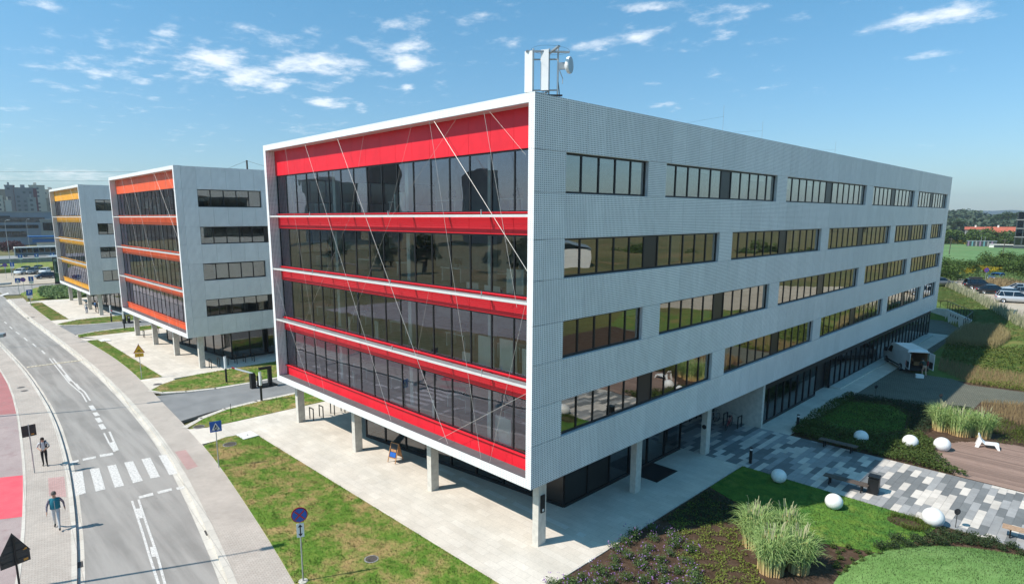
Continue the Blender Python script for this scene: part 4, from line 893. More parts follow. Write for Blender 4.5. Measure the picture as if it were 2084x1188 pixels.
# wooded hill, far off: reads as one mass
def hill(name,u0,u1,dist,tops,mat,label,n,size):
    V=[];us=np.linspace(u0,u1,n)
    pts=[];r=nrng
    for i in range(n):
        u=r.uniform(u0,u1); dd=dist*r.uniform(.85,1.15); top=np.interp(u,[t[0] for t in tops],[t[1] for t in tops]); zt=D(u,top,dd).z; p=D(u,450,dd); pts.append((p.x,p.y,r.uniform(ZP,zt) if zt>ZP else ZP))
    P=np.array(pts); P+=r.normal(0,size*.6,P.shape); return stuff(name,leaves(name,P,size,mat,r,.6,.8),label,'woodland')
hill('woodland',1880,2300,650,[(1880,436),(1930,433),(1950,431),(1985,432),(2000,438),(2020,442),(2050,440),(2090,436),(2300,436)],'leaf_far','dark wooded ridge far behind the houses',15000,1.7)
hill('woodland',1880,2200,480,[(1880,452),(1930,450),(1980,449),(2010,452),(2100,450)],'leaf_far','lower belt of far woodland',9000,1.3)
s=NT('hill_blue'); s.set(c_(.10,.16,.18),1.,0,0)  # distance haze painted into the hills as a blue base colour
b=MB()
for (dd,u0,u1,h0) in ((3000,1850,2400,432),(3400,-900,700,437)):
    us=np.linspace(u0,u1,40)
    for a,c in zip(us[:-1],us[1:]):
        va=h0+3*math.sin(a*.021)+1.5*math.sin(a*.06); vc=h0+3*math.sin(c*.021)+1.5*math.sin(c*.06); A=D(a,va,dd);C=D(c,vc,dd);A2=D(a,va,dd*1.25);C2=D(c,vc,dd*1.25)
        b.face([(A.x,A.y,-30),(C.x,C.y,-30),C,A]); b.face([A,C,(C2.x,C2.y,-40),(A2.x,A2.y,-40)])
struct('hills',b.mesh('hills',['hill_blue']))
# ------------------------------------------------------------------ houses with red roofs
plain('roof_red',(.40,.10,.055),.8,0,.2,1.); plain('render_white',(.72,.70,.66),.9,0,.06,.5); plain('render_grey',(.30,.30,.29),.9,0,.1,.5)
def rowhouse(u0,u1,vr,ve,vb,label,gable=None,wall='render_grey',dd=340):
    a,c=D(u0,ve,dd),D(u1,ve,dd); L_=(c-a).length; ang=ang_at((u0+u1)/2); ze=a.z; zr=D(u0,vr,dd).z; B=thing('house',label,'house',(a.x,a.y,ZP-.3),ang,'red roofed houses')
    e=ze-ZP+.3; rz=zr-ZP+.3; dp=9.
    b=MB(); b.box(0,L_,0,dp,0,e); part('wall',b,wall,B)
    b=MB(); b.face([(-.4,-.5,e-.1),(L_+.4,-.5,e-.1),(L_+.4,dp/2,rz),(-.4,dp/2,rz)]); b.face([(L_+.4,dp+.5,e-.1),(-.4,dp+.5,e-.1),(-.4,dp/2,rz),(L_+.4,dp/2,rz)]); b.face([(0,0,e),(0,dp/2,rz-.1),(0,dp,e)]); b.face([(L_,0,e),(L_,dp,e),(L_,dp/2,rz-.1)]); rf=part('roof',b,'roof_red',B)
    for i in range(max(1,int(L_/9))):
        b=MB(); x=4+i*9.; b.box(x,x+.8,dp/2-.4,dp/2+.4,rz-.6,rz+.9); part('chimney',b,'render_white',rf)
    for i in range(max(2,int(L_/3.2))):
        x=1.4+i*3.1
        if x+1.2<L_: b=MB(); b.box(x,x+1.1,-.05,-.01,e-2.1,e-.7); part('window',b,'vent_dark',B)
    return B
rowhouse(1964,2008,463,468,478,'long terrace with a red tiled roof partly behind shrubs'); rowhouse(2008,2064,463,476,482,'house with a deep red tiled roof slope facing the meadow',dd=330)
a=D(2042,478,315); B=thing('house','small white gabled house below the red roofs','house',(a.x,a.y,ZP-.3),ang_at(2042)+.45,'red roofed houses')
h=a.z-ZP+.3; b=MB(); b.box(0,4.6,0,6,0,h); b.face([(0,0,h),(4.6,0,h),(2.3,0,h+2.2)]); part('wall',b,'render_white',B); b=MB(); b.face([(-.3,-.4,h-.3),(2.3,-.4,h+2.35),(2.3,6.4,h+2.35),(-.3,6.4,h-.3)]); b.face([(2.3,-.4,h+2.35),(4.9,-.4,h-.3),(4.9,6.4,h-.3),(2.3,6.4,h+2.35)]); part('roof',b,'roof_red',B); b=MB(); b.box(1.9,2.7,-.05,-.01,h-.2,h+.6); part('window',b,'vent_dark',B)
# dark slatted shed and the dark block at the right edge
plain('shed_dark',(.035,.05,.055),.7,0,.2,.6); plain('shed_stripe',(.22,.15,.24),.7); plain('shed_blue',(.10,.26,.28),.7)
x,y=G(1966,502,ZP); ang=ang_at(1990); B=thing('storage_shed','long dark storage shed with coloured stripes in the meadow','shed',(x,y,ZP-.02),ang)
b=MB(); b.box(0,9.6,0,3,0,2.1); part('wall',b,'shed_dark',B); b=MB(); b.box(-.1,9.7,-.1,3.1,2.1,2.22); part('roof',b,'galv',B)
for i in range(7): b=MB(); b.box(.4+i*1.25,.9+i*1.25,-.04,-.005,.1,2.05); part('stripe',b,('shed_stripe','shed_blue','concrete_dark')[i%3],B)
for i in (0,1): b=MB(); b.tube((4.6+i*1.2,1.2,2.2),(4.6+i*1.2,1.2,4.0),.06); part('mast',b,'galv',B)
x,y=G(2014,505,ZP); B=thing('storage_shed','low pale edged shed standing before the dark block','shed',(x,y,ZP-.02),ang); b=MB(); b.box(0,9.5,0,3,0,1.1,0); part('wall',b,'shed_dark',B); b=MB(); b.box(-.2,9.7,-.15,3.1,1.1,1.3); part('roof',b,'render_white',B); b=MB(); b.box(-.3,1.2,-.12,-.02,0,.9); part('door',b,'render_white',B)
x,y=G(2061,507,ZP); B=thing('dark_office_block','dark glazed block with vertical mullions beyond the meadow','building',(x,y,ZP-.02),ang_at(2075)-.05)
b=MB(); b.box(0,22,0,16,0,13.2); part('wall',b,'shed_dark',B)
for k in range(4):
    b=MB(); b.box(-.08,22,-.12,-.01,1.0+k*3.2,1.25+k*3.2); part('floor_band',b,'concrete_dark',B)
    for i in range(10): b=MB(); b.box(.3+i*2.1,2.0+i*2.1,-.06,-.012,1.5+k*3.2,4.0+k*3.2); part('window',b,'glass_car',B)
# utility poles
for u,v,t in ((1931,519,494),(2040,520,497)):
    x,y=G(u,v,ZP); h=(v-t)*math.hypot(x-CAM[0],y-CAM[1])/FPX; B=thing('utility_pole','rusty post standing in the meadow behind the shrubs','pole',(x,y,ZP),0,'posts in the meadow'); b=MB(); b.tube((0,0,-.3),(.15,0,h+.3),.13,.09); part('post',b,'iron',B); b=MB(); b.box(-.5,.6,-.06,.06,h-.1,h+.05); part('crossbar',b,'iron',B)

# ------------------------------------------------------------------ far left town
plain('flat_a',(.33,.26,.20),.9,0,.15,.1); plain('flat_b',(.24,.24,.25),.9,0,.15,.1); plain('flat_c',(.55,.50,.42),.9,0,.1,.1); plain('flat_red',(.17,.05,.055),.9,0,.15,.1); plain('flat_win',(.10,.105,.11),.4,0,.2,.2)
def flats(x,y,w,d,h,ang,mat,label,strip=None,win='flat_win',group=None,detail=True,z=0.):
    B=thing('apartment_block',label,'building',(x,y,z),ang,group); b=MB(); b.box(0,w,0,d,0,h); b.box(w*.3,w*.5,d*.3,d*.7,h,h+2.5); part('wall',b,mat,B)
    if strip: b=MB(); b.box(w-w*.16,w+.1,-.12,-.005,0,h+.02); part('stair_tower',b,strip,B)
    b=MB(); b.box(-.2,w+.2,-.2,d+.2,h-.05,h+.5,0); part('parapet',b,mat,B)
    if detail:
        nf=int(h/2.9); nw=int(w/3.4)
        for f in range(nf):
            for i in range(nw):
                b=MB(); x0=1.2+i*3.4; z0=1.+f*2.9
                if (i+f)%5==0 : continue
                b.box(x0,x0+1.5,-.06,-.005,z0,z0+1.4); part('window',b,win,B)
        nd=int(d/3.6)
        for f in range(nf):
            for i in range(nd): b=MB(); y0=1.2+i*3.6; z0=1.+f*2.9; b.box(w+.006,w+.07,y0,y0+1.4,z0,z0+1.4); part('window',b,win,B)
    return B
def at(u,v,dd,z=0): p=D(u,v,dd); return p.x,p.y
def flat_px(u0,u1,vt,dd,depth,mat,label,strip=None,tilt=0.,detail=True):
    p=D(u0,441,dd); w=(u1-u0)*dd/FPX; h=D(u0,vt,dd).z; return flats(p.x,p.y,w,depth,h,ang_at(u0)+tilt,mat,label,strip,detail=detail,group=None)
flat_px(-60,15,384,430,14,'flat_a','brown apartment tower at the far end of the road'); flat_px(17,33,377,420,14,'flat_b','narrow dark grey apartment tower beside the brown one','flat_red'); flat_px(35,72,382,410,16,'flat_b','dark grey apartment block with flat roof','flat_red'); flat_px(66,92,377,480,14,'flat_c','cream apartment tower beside the grey block'); flat_px(92,125,386,500,14,'flat_c','lower cream apartment block near the yellow office'); flat_px(-160,-70,380,450,15,'flat_b','long grey apartment block beyond the brown tower',None,0.,False)
for (u0,u1,vt,dd,m,lb) in ((-20,4,398,380,'flat_c','low cream block in front of the brown tower'),(60,74,402,390,'render_grey','small grey block before the dark apartment block'),(98,112,404,360,'flat_a','small brown block beside the yellow office'),(14,24,408,350,'flat_c','narrow cream block below the dark towers')): flat_px(u0,u1,vt,dd,10,m,lb)
# commercial buildings
plain('clad_blue',(.20,.24,.30),.6,0,.1,.3); plain('blue_stripe',(.01,.11,.32),.5); 
def shop(u0,u1,vt,vb,dd,label,mat,bands):
    p=D(u0,441,dd); w=(u1-u0)*dd/FPX; h=D(u0,vt,dd).z; B=thing('commercial_building',label,'building',(p.x,p.y,0),ang_at(u0)-.15); b=MB(); b.box(0,w,0,30,0,h); part('wall',b,mat,B)
    b=MB(); b.box(-.3,w+.3,-.3,30.3,h,h+.6); part('roof',b,'render_grey',B)
    for (a,c,f0,f1) in bands:
        z0=D(u0,c,dd).z; z1=D(u0,a,dd).z; b=MB(); b.box(w*f0,w*f1,-.25,-.01,z0,z1); wn=part('window',b,'glass_car',B)
        n=int(w*(f1-f0)/2.5)
        for i in range(n+1): x=w*f0+w*(f1-f0)*i/max(1,n); b=MB(); b.box(x-.08,x+.08,-.32,-.255,z0,z1); part('mullion',b,'black_metal',wn)
    return B
B=shop(-40,80,431,470,310,'blue grey commercial building with dark ribbon windows','clad_blue',[(441,451,.05,.88),(457,464,.05,.78),(470,482,.1,.6)])
b=MB(); b.box(5,12,-.3,-.05,D(0,438,310).z-1.2,D(0,438,310).z); part('sign_board',b,'ink',B)
shop(80,125,448,480,290,'pale shop building with dark glazed bays next to the ribbon window building','render_grey',[(452,468,.1,.9)])
# kiosk with blue roof
x,y=G(70,532,0); p=D(75,500,235); B=thing('petrol_kiosk','low white kiosk under a bright blue roof','kiosk',(p.x,p.y,0),ang_at(75)); b=MB(); b.box(0,9,0,6,0,D(75,492,235).z); part('wall',b,'render_white',B); z=D(75,492,235).z; b=MB(); b.box(-1.2,10,-1,7,z,z+1.2); part('roof',b,'blue_stripe',B); b=MB(); b.box(-2.6,10,-1.6,7,z+1.9,z+2.4); part('canopy',b,'blue_stripe',B)
# raised road and bus
b=MB(); b.prism([(-210,-40),(-209,70),(-228,70),(-229,-40)],-.3,2.3); struct('embankment',b.mesh('embankment',['concrete_dark']))
b=MB(); b.prism([(-185,-6),(-187,30),(-209.2,40),(-209.6,-20)],-.3,1.0); struct('embankment',b.mesh('embankment',['lawn_dry']))
# glass pavilion beyond the yellow office
x,y=G(113,577); B=thing('glass_pavilion','green glazed pavilion beyond the yellow banded office','pavilion',(x,y,0),R_(90)); L_=7.
b=MB()
for i in range(5): b.box(i*L_/4-.06,i*L_/4+.06,-.06,.06,0,5.4)
b.box(-.1,L_+.1,-.08,.08,5.4,5.7); b.box(-.1,L_+.1,-.08,.08,0,.5)
for j in range(4): b.box(L_-.06,L_+.06,j*2.-.06,j*2.+.06,0,5.4)
part('frame',b,'black_metal',B)
for i in range(4): ob('pane',pane_mesh(L_/4-.12,4.9,'glass_green'),B,(i*L_/4+.06,0,.5))
b=MB(); b.box(.3,L_-.3,2.5,2.6,0,5.2); part('inner_wall',b,'concrete_dark',B); b=MB(); b.box(-.1,L_+.1,-.1,7,5.7,5.9); part('roof',b,'galv',B)
# grassy bank beside it
b=MB(); pol=[(-128.5,-3.0),(-138.5,.6),(-138,5),(-128,12),(-113.5,9),(-112.8,2.2),(-113.5,-.9),(-119,-2.9)]
b.prism(pol,-.2,.03); struct('lawn',b.mesh('lawn',['lawn_dry']))
P=scatter([(-127,-.5),(-137,1.2),(-137,4.5),(-125,8),(-114,5),(-114,.5),(-119,-1)],9000,.0); P[:,2]=nrng.uniform(0,.5,len(P)); stuff('grass',leaves('grass',P,.22,'meadow'),'bright green long grass beside the yellow banded office','grass')
# shrubs by the commercial building
rs=[make_tree('red_shrub','dark red leaved shrub before the commercial building','shrub','dark red shrubs in the town',4.,2.6,900,'leaf_red',90,.1,True,.3)]
sp=[]
for i,u in enumerate((2,12,26,34,42)): p=D(u,492,260); sp.append((0,p.x,p.y,0,1+.2*math.sin(i),i))
place(rs,sp)
gs=[make_tree('town_tree','green street tree among the far town buildings','tree','street trees in the town',8,3.2,1100,'leaf_tree',93+i,.2,False,.4) for i in range(2)]
sp=[]
for i,(u,dd) in enumerate(((-6,330),(52,370),(62,372),(73,378),(84,380),(96,375),(20,372),(8,365))): p=D(u,470,dd); sp.append((i%2,p.x,p.y,-.2,1.0+.25*math.sin(i*2.),i))
place(gs,sp)
# power line behind the offices
B=thing('power_line','pair of thin overhead wires crossing the sky behind the offices','power line',(0,0,0))
for v0,v1 in ((349,347),(368,365)):
    pts=[]
    for i in range(25):
        t=i/24; u=-200+900*t; p=D(u,v0+(v1-v0)*t+4*(4*t*(1-t))-3,260); pts.append(tuple(p))
    b=MB(); b.path(pts,.035,5); part('wire',b,'ink',B)
for u in (-200,700):
    p=D(u,347,260); b=MB(); b.tube((p.x,p.y,-.5),(p.x,p.y,p.z+1),.35,.2); b.box(p.x-1.5,p.x+1.5,p.y-.1,p.y+.1,p.z-4.2,p.z-3.9); part('pylon',b,'galv',B)
# blocks and trees across the road (mirrored in the glazed ends)
for i,(x,y,w,h,m) in enumerate([(-350,-130,60,40,'flat_b'),(-285,-175,45,46,'flat_a'),(-235,-205,55,38,'flat_b'),(-170,-240,50,42,'flat_c'),(-120,-262,60,36,'flat_b'),(-420,-70,60,38,'flat_a'),(-310,-145,30,34,'flat_c'),(-200,-222,34,33,'flat_a')]):
    flats(x,y,w,16,h,R_(200+8*i),m,['long grey apartment slab across the road','tall brown apartment slab across the road','broad dark apartment slab across the road','cream apartment slab across the road','wide low apartment slab across the road','farthest brown apartment slab across the road','small cream apartment block across the road','small brown apartment block across the road'][i],None,'flat_win',None,False)
st=[make_tree('street_tree','leafy tree on the far side of the road','tree','trees across the road',9,4.,1200,'leaf_tree',97+i,.22,False,.42) for i in range(2)]
place(st,[(i%2,-150+i*13+3*math.sin(i*3),-75-8*math.sin(i*1.9)-i*2.2,-.1,.9+.25*math.sin(i*2.7),i) for i in range(15)])
# shrubs beyond the garden (mirrored in the long side)
sb=[make_tree('field_shrub','shrub in the open field right of the garden','shrub','shrubs right of the garden',5.,4.,1200,'leaf_bush',110+i,.12,True,.32) for i in range(2)]
place(sb,[(i%2,60+9*i+4*math.sin(i*2),195-6*i+9*math.sin(i*1.3),-.2,1+.3*math.sin(i*1.7),i) for i in range(16)]+[(i%2,46+5*i,20+12*i,-.2,.5,i) for i in range(5)])
tw=[make_tree('field_tree','tall tree at the far edge of the open field','tree','trees at the edge of the field',13,5.5,1500,'leaf_tree',115+i,.3,False,.55) for i in range(2)]
place(tw,[(i%2,130+22*i,520-18*i+20*math.sin(i*2),-.2,1.2+.4*math.sin(i*1.3),i) for i in range(18)])
# ------------------------------------------------------------------ vehicles
def paint(name,c,metal=.3,rough=.28):
    s=NT(name); n=s.noise(s.pos(),2.,3); s.set(s.mix(s.rng(n,.3,.7),c_(*[q*.93 for q in c]),c_(*c)),rough,metal); s.b.inputs['Coat Weight'].default_value=.5; s.b.inputs['Coat Roughness'].default_value=.08
for n,c in (('car_silver',(.50,.52,.55)),('car_black',(.015,.016,.02)),('car_navy',(.02,.03,.06)),('car_white',(.75,.75,.74)),('car_grey',(.16,.17,.18)),('car_blue',(.02,.14,.42)),('van_white',(.80,.81,.81))): paint(n,c,.0 if 'white' in n else .3)
_wheel={}
def wheel(parent,x,y,r,w):
    k=(r,w)
    if k not in _wheel:
        ax=Matrix.Rotation(R_(90),3,'X'); t=MB(); t.lathe([(r*.62,-w/2),(r*.93,-w/2),(r,-w*.35),(r,w*.35),(r*.93,w/2),(r*.62,w/2)],18,0,(0,0,0),ax); 
        m=MB(); m.lathe([(0,-w*.30),(r*.25,-w*.36),(r*.3,-w*.28),(r*.55,-w*.36),(r*.62,-w*.48)],18,0,(0,0,0),ax); m.lathe([(0,w*.30),(r*.25,w*.36),(r*.3,w*.28),(r*.55,w*.36),(r*.62,w*.48)],18,0,(0,0,0),ax)
        _wheel[k]=(t.mesh('wheel',['rubber'],True),m.mesh('rim',['chrome'],True))
    o=ob('wheel',_wheel[k][0],parent,(x,y,r)); ob('rim',_wheel[k][1],o); return o
CAR={'hatch':dict(L=4.2,W=1.76,H=1.48,hood=.98,belt=.92,x=[-1.95,-1.55,.25,1.05],wb=2.55),'sedan':dict(L=4.6,W=1.80,H=1.44,hood=.92,belt=.90,x=[-1.75,-.95,.35,1.15],wb=2.7),'suv':dict(L=4.5,W=1.84,H=1.68,hood=1.08,belt=1.05,x=[-2.1,-1.8,.25,1.0],wb=2.65),'mpv':dict(L=4.45,W=1.80,H=1.62,hood=1.02,belt=.98,x=[-2.05,-1.75,.45,1.55],wb=2.7)}
def car(kind,pm,label,loc,rz,group=None,box=False):
    c=CAR[kind]; L,W,H=c['L'],c['W'],c['H']; hw=W/2; h2=L/2; B=thing('parked_car',label,'car',loc,rz,group)
    # lower body: lofted cross sections from tail to nose
    st=[(-h2,.45,.80,.74),(-h2+.08,.30,c['belt']-.02,.86),(-h2+.5,.24,c['belt'],.97),(-.6,.20,c['belt'],1.0),(.5,.20,c['belt']+.0,1.0),(c['x'][3],.22,c['hood']-.02,.98),(h2-.5,.24,c['hood']-.14,.95),(h2-.10,.28,c['hood']-.28,.86),(h2,.40,.62,.72)]
    rings=[]
    for (x,z0,z1,k) in st:
        w=hw*k; hgt_=z1-z0
        prof=[(0,z0),(w*.86,z0),(w*.97,z0+hgt_*.18),(w,z0+hgt_*.55),(w*.97,z0+hgt_*.85),(w*.86,z1),(0,z1+.02)]
        rings.append([(x,y,z) for y,z in prof]+[(x,-y,z) for y,z in prof[-2:0:-1]])
    b=MB(); n=len(rings[0])
    for r0,r1 in zip(rings[:-1],rings[1:]):
        for i in range(n): j=(i+1)%n; b.face([r0[i],r1[i],r1[j],r0[j]])
    b.face(rings[0]); b.face(rings[-1][::-1]); part('body',b,pm,B,smooth=True)
    # glasshouse
    xr,xc,xd,xw=c['x']; zb=c['belt']-.02; wt=hw*.70; wb_=hw*.88
    q=lambda x,y,z:(x,y,z)
    g=MB(); g.face([q(xw,wb_,zb+.02),q(xw,-wb_,zb+.02),q(xd,-wt,H-.04),q(xd,wt,H-.04)]); g.face([q(xr,-wb_,zb),q(xr,wb_,zb),q(xc,wt,H-.05),q(xc,-wt,H-.05)])
    for s in (1,-1): g.face([q(xr,s*wb_,zb),q(xw,s*wb_,zb),q(xd,s*wt,H-.04),q(xc,s*wt,H-.05)][::s])
    part('windows',g,'glass_car',B)
    rf=MB(); rf.face([(xc,-wt-.02,H-.05),(xd,-wt-.02,H-.04),(xd,wt+.02,H-.04),(xc,wt+.02,H-.05)]); rf.face([(xc+.1,-wt*.8,H),(xd-.1,-wt*.8,H),(xd-.1,wt*.8,H),(xc+.1,wt*.8,H)])
    a=[(xc,-wt-.02,H-.05),(xd,-wt-.02,H-.04),(xd,wt+.02,H-.04),(xc,wt+.02,H-.05)]; d=[(xc+.1,-wt*.8,H),(xd-.1,-wt*.8,H),(xd-.1,wt*.8,H),(xc+.1,wt*.8,H)]
    for i in range(4): j=(i+1)%4; rf.face([a[i],a[j],d[j],d[i]])
    part('roof',rf,pm,B)
    p=MB(); xm=(xr+xw)/2-.1
    for s in (1,-1):
        for (x0,x1) in ((xr,xc),(xw,xd),(xm,xm+.05),(xr+(xw-xr)*.22,xc+(xd-xc)*.12)): p.tube((x0,s*(wb_+.005),zb),(x1,s*(wt+.012),H-.045),.035,n=5)
    part('pillars',p,pm,B)
    for s in (1,-1):
        m=MB(); m.obox((xw-.28,s*(hw+.08),zb+.06),(1,0,0),(0,1,0),(0,0,1),.07,.10,.07); part('mirror',m,pm,B)
        l=MB(); l.obox((h2-.16,s*hw*.66,.66),(.92,s*-.35,0),(s*.35,.92,0),(0,0,1),.10,.19,.075); part('headlight',l,'headlight',B)
        l=MB(); l.obox((-h2+.05,s*hw*.70,.80),(1,0,0),(0,1,0),(0,0,1),.06,.13,.09); part('taillight',l,'taillight',B)
        for x in (c['wb']/2,-c['wb']/2): wheel(B,x,s*(hw-.10),.32,.2)
    l=MB(); l.box(h2-.03,h2+.012,-.26,.26,.40,.51); part('number_plate',l,'plate_white',B)
    l=MB(); l.box(h2-.08,h2-.004,-.45,.45,.53,.60); part('grille',l,'ink',B)
    l=MB(); l.box(-h2-.012,-h2+.03,-.26,.26,.55,.66); part('number_plate',l,'plate_white',B)
    if box: l=MB(); l.box(-1.5,.2,-.4,.4,H+.04,H+.30); part('roof_box',l,'rubber',B)
    return B
gp='cars on the gravel car park'
def carpx(kind,pm,label,u,v,deg,box=False):
    x,y=G(u,v,2.12); return car(kind,pm,label,(x,y,2.12),R_(deg),gp,box)
carpx('mpv','car_silver','silver people carrier parked on gravel in front of the dark hatchback',2064,617,14); carpx('sedan','car_black','black saloon parked behind the silver people carrier',2020,599,20); carpx('suv','car_black','dark estate car with a roof box parked beside the no stopping sign',1992,589,24,True); carpx('sedan','car_silver','silver saloon parked in the second row by the weedy bank',2072,596,200); carpx('hatch','car_navy','dark hatchback behind the silver people carrier',2062,609,16); carpx('hatch','car_grey','grey hatchback partly behind the long office wall',1914,582,30); carpx('sedan','car_white','white saloon behind the silver one',2106,616,14); carpx('hatch','car_grey','dark grey hatchback at the frame end of the car park',2094,605,18)
x,y=G(2026,572,2.12); car('hatch','car_blue','bright blue car half hidden by the brown bank',(x,y,2.1),R_(-100),gp)
gl2='cars in the far lot beside the yellow office'
for i,(kd,pm,u,v,dg,lb) in enumerate([('hatch','car_white',41,557,-25,'white hatchback at the end of the far parking row'),('sedan','car_black',52,551,-25,'black saloon in the far parking row behind the white hatchback'),('suv','car_grey',67,556,-25,'grey off road car in the far parking row'),('sedan','car_navy',78,549,-25,'navy saloon in the far parking row behind the grey car'),('hatch','car_white',91,555,-25,'white hatchback beside the green pavilion'),('hatch','car_navy',92,565,-75,'navy hatchback parked on the grass island by the pavilion'),('sedan','car_silver',3,549,-70,'silver saloon beside the lamp post at the far lot')]):
    x,y=G(u,v); car(kd,pm,lb,(x,y,-.02),R_(dg),gl2)
# mirrored in the long side: cars on the sandy lot
car('suv','car_white','white off road car on the sandy lot right of the garden',(44,38,0),R_(60)); car('hatch','car_white','white hatchback on the sandy lot right of the garden',(30,24,0),R_(20)); car('sedan','car_black','black saloon on the sandy lot right of the garden',(62,84,0),R_(40))
plain('container_blue',(.02,.10,.28),.6,0,.15,1.); B=thing('shipping_container','blue ribbed container on the sandy lot right of the garden','container',(62,66,0),R_(35))
b=MB(); b.box(0,12,0,2.5,.1,2.7); part('shell',b,'container_blue',B)
for i in range(24):
    b=MB(); b.box(.2+i*.5,.4+i*.5,-.06,-.005,.2,2.6); part('rib',b,'container_blue',B)
plain('hall_white',(.70,.69,.67),.8,0,.08,.4); B=thing('site_hall','white site hall beyond the sandy lot','building',(82,92,0),R_(48)); b=MB(); b.box(0,34,0,12,0,6.5); part('wall',b,'hall_white',B); b=MB(); b.face([(-.5,-.5,6.4),(34.5,-.5,6.4),(34.5,6,8.2),(-.5,6,8.2)]); b.face([(34.5,12.5,6.4),(-.5,12.5,6.4),(-.5,6,8.2),(34.5,6,8.2)]); part('roof',b,'galv',B)
for i in range(5): b=MB(); b.box(2+i*6.5,5.5+i*6.5,-.06,-.005,1,4.2); part('door',b,'concrete_dark',B)

def van(loc,rz,label,opened=True):
    B=thing('delivery_van',label,'van',loc,rz); B.scale=(.90,.93,.90); L,W,H=5.8,2.0,2.45; hw=W/2
    # cab and nose as a lofted shell, load box as panels so that the rear is open
    prof=[(-2.9,.42),(-2.9,2.28),(-2.75,2.42),(.9,H),(1.35,2.36),(2.05,1.42),(2.75,1.14),(2.9,.95),(2.92,.45),(2.6,.32),(-2.7,.32)]
    b=MB()
    for s in (1,-1):
        y0=s*hw; pts=[(x,s*(hw-(.0 if z<1.35 else .16*(z-1.35))),z) for x,z in prof]; b.face(pts[::s])
    for i in range(1,len(prof)-1):
        (x0,z0),(x1,z1)=prof[i],prof[i+1]; w0=hw-(.0 if z0<1.35 else .16*(z0-1.35)); w1=hw-(.0 if z1<1.35 else .16*(z1-1.35)); b.face([(x0,-w0,z0),(x0,w0,z0),(x1,w1,z1),(x1,-w1,z1)])
    part('body',b,'van_white',B)
    g=MB(); g.face([(1.40,.76,2.30),(1.40,-.76,2.30),(2.06,-.92,1.46),(2.06,.92,1.46)]); 
    for v in range(len(g.v)): g.v[v]=(g.v[v][0]+.015,g.v[v][1],g.v[v][2]+.012)
    part('windscreen',g,'glass_car',B)
    for s in (1,-1):
        g=MB(); g.face([(.75,s*(hw-.005),1.42),(1.85,s*(hw-.005),1.42),(1.38,s*(hw-.11),2.08),(.75,s*(hw-.10),2.08)][::s])
        for v in range(4): x,y,z=g.v[v]; g.v[v]=(x,y+s*.012,z)
        part('side_window',g,'glass_car',B)
        m=MB(); m.box(1.75,1.9,s*(hw+.05),s*(hw+.28),1.35,1.75); part('mirror',m,'rubber',B)
        t=MB(); t.box(-1.3,1.5,s*(hw+.002),s*(hw+.02),.40,.56); part('side_trim',t,'rubber',B)
        for i in (0,1): t=MB(); t.box(-2.5+1.65*i,-1.0+1.65*i,s*(hw+.001),s*(hw+.008),.95,1.55); part('side_panel',t,'van_white',B)
        for x in (1.95,-1.75): wheel(B,x,s*(hw-.06),.38,.24)
        l=MB(); l.obox((2.78,s*.78,.95),(.9,s*-.3,0),(s*.3,.9,0),(0,0,1),.14,.13,.16); part('headlight',l,'headlight',B)
        l=MB(); l.box(-2.93,-2.87,s*(hw-.12),s*(hw+.004),.85,1.35); part('taillight',l,'taillight',B)
    i=MB(); i.box(-2.88,.6,-hw+.17,-hw+.19,.62,2.2,1); i.box(-2.88,.6,hw-.19,hw-.17,.62,2.2,1); i.box(-2.9,.6,-hw+.07,hw-.07,.56,.62); i.box(.58,.6,-hw+.19,hw-.19,.62,2.2); part('load_bay',i,['dark_interior','cardboard'],B)
    bp=MB(); bp.box(-3.0,-2.86,-hw,hw,.30,.56); part('rear_bumper',bp,'rubber',B); rt=MB(); rt.box(-2.93,-2.86,-hw+.05,hw-.05,2.18,2.3); part('rear_header',rt,'van_white',B)
    for s,a in ((1,R_(96)),(-1,R_(105))):
        d=MB(); d.box(-.04,.0,0,.92,.0,1.62); dd=part('rear_door',d,'van_white',B,(-2.91,s*(hw-.03),.58)); dd.rotation_euler=(0,0,(R_(180)-0) if False else (s*a if s>0 else -a+R_(180)))
        dd.rotation_euler=(0,0,R_(-94)+R_(180) if s>0 else R_(94)+0)
        w=MB(); w.box(-.048,-.041,.14,.78,.85,1.5); part('door_window',w,'glass_car',dd); w=MB(); w.box(.001,.012,.12,.80,.10,.75); part('door_trim',w,'rubber',dd)
    for k in range(3): c=MB(); c.box(-1.9+.7*k,-1.35+.7*k,-.6+.3*k,-.1+.3*k,.63,1.05+.2*k); part('load_box',c,'cardboard',B)
    return B
rear=Vector((2.2,48.4,0)); hd=Vector((-2.1,3.2,0)).normalized(); rt_=Vector((hd.y,-hd.x,0)); vc=rear+hd*1.75+rt_*.92
van((vc.x,vc.y,0),math.atan2(hd.y,hd.x),'white delivery van with its rear doors open beside the long office')
crate=thing('white_crate','white crate on the brick drive behind the open van','crate',(4.0,46.7,0),.4); b=MB(); b.box(-.3,.3,-.2,.2,0,.03); part('base',b,'white_plastic',crate)
for (x0,x1,y0,y1) in ((-.3,-.27,-.2,.2),(.27,.3,-.2,.2),(-.27,.27,-.2,-.17),(-.27,.27,.17,.2)): b=MB(); b.box(x0,x1,y0,y1,.03,.3); part('side',b,'white_plastic',crate)
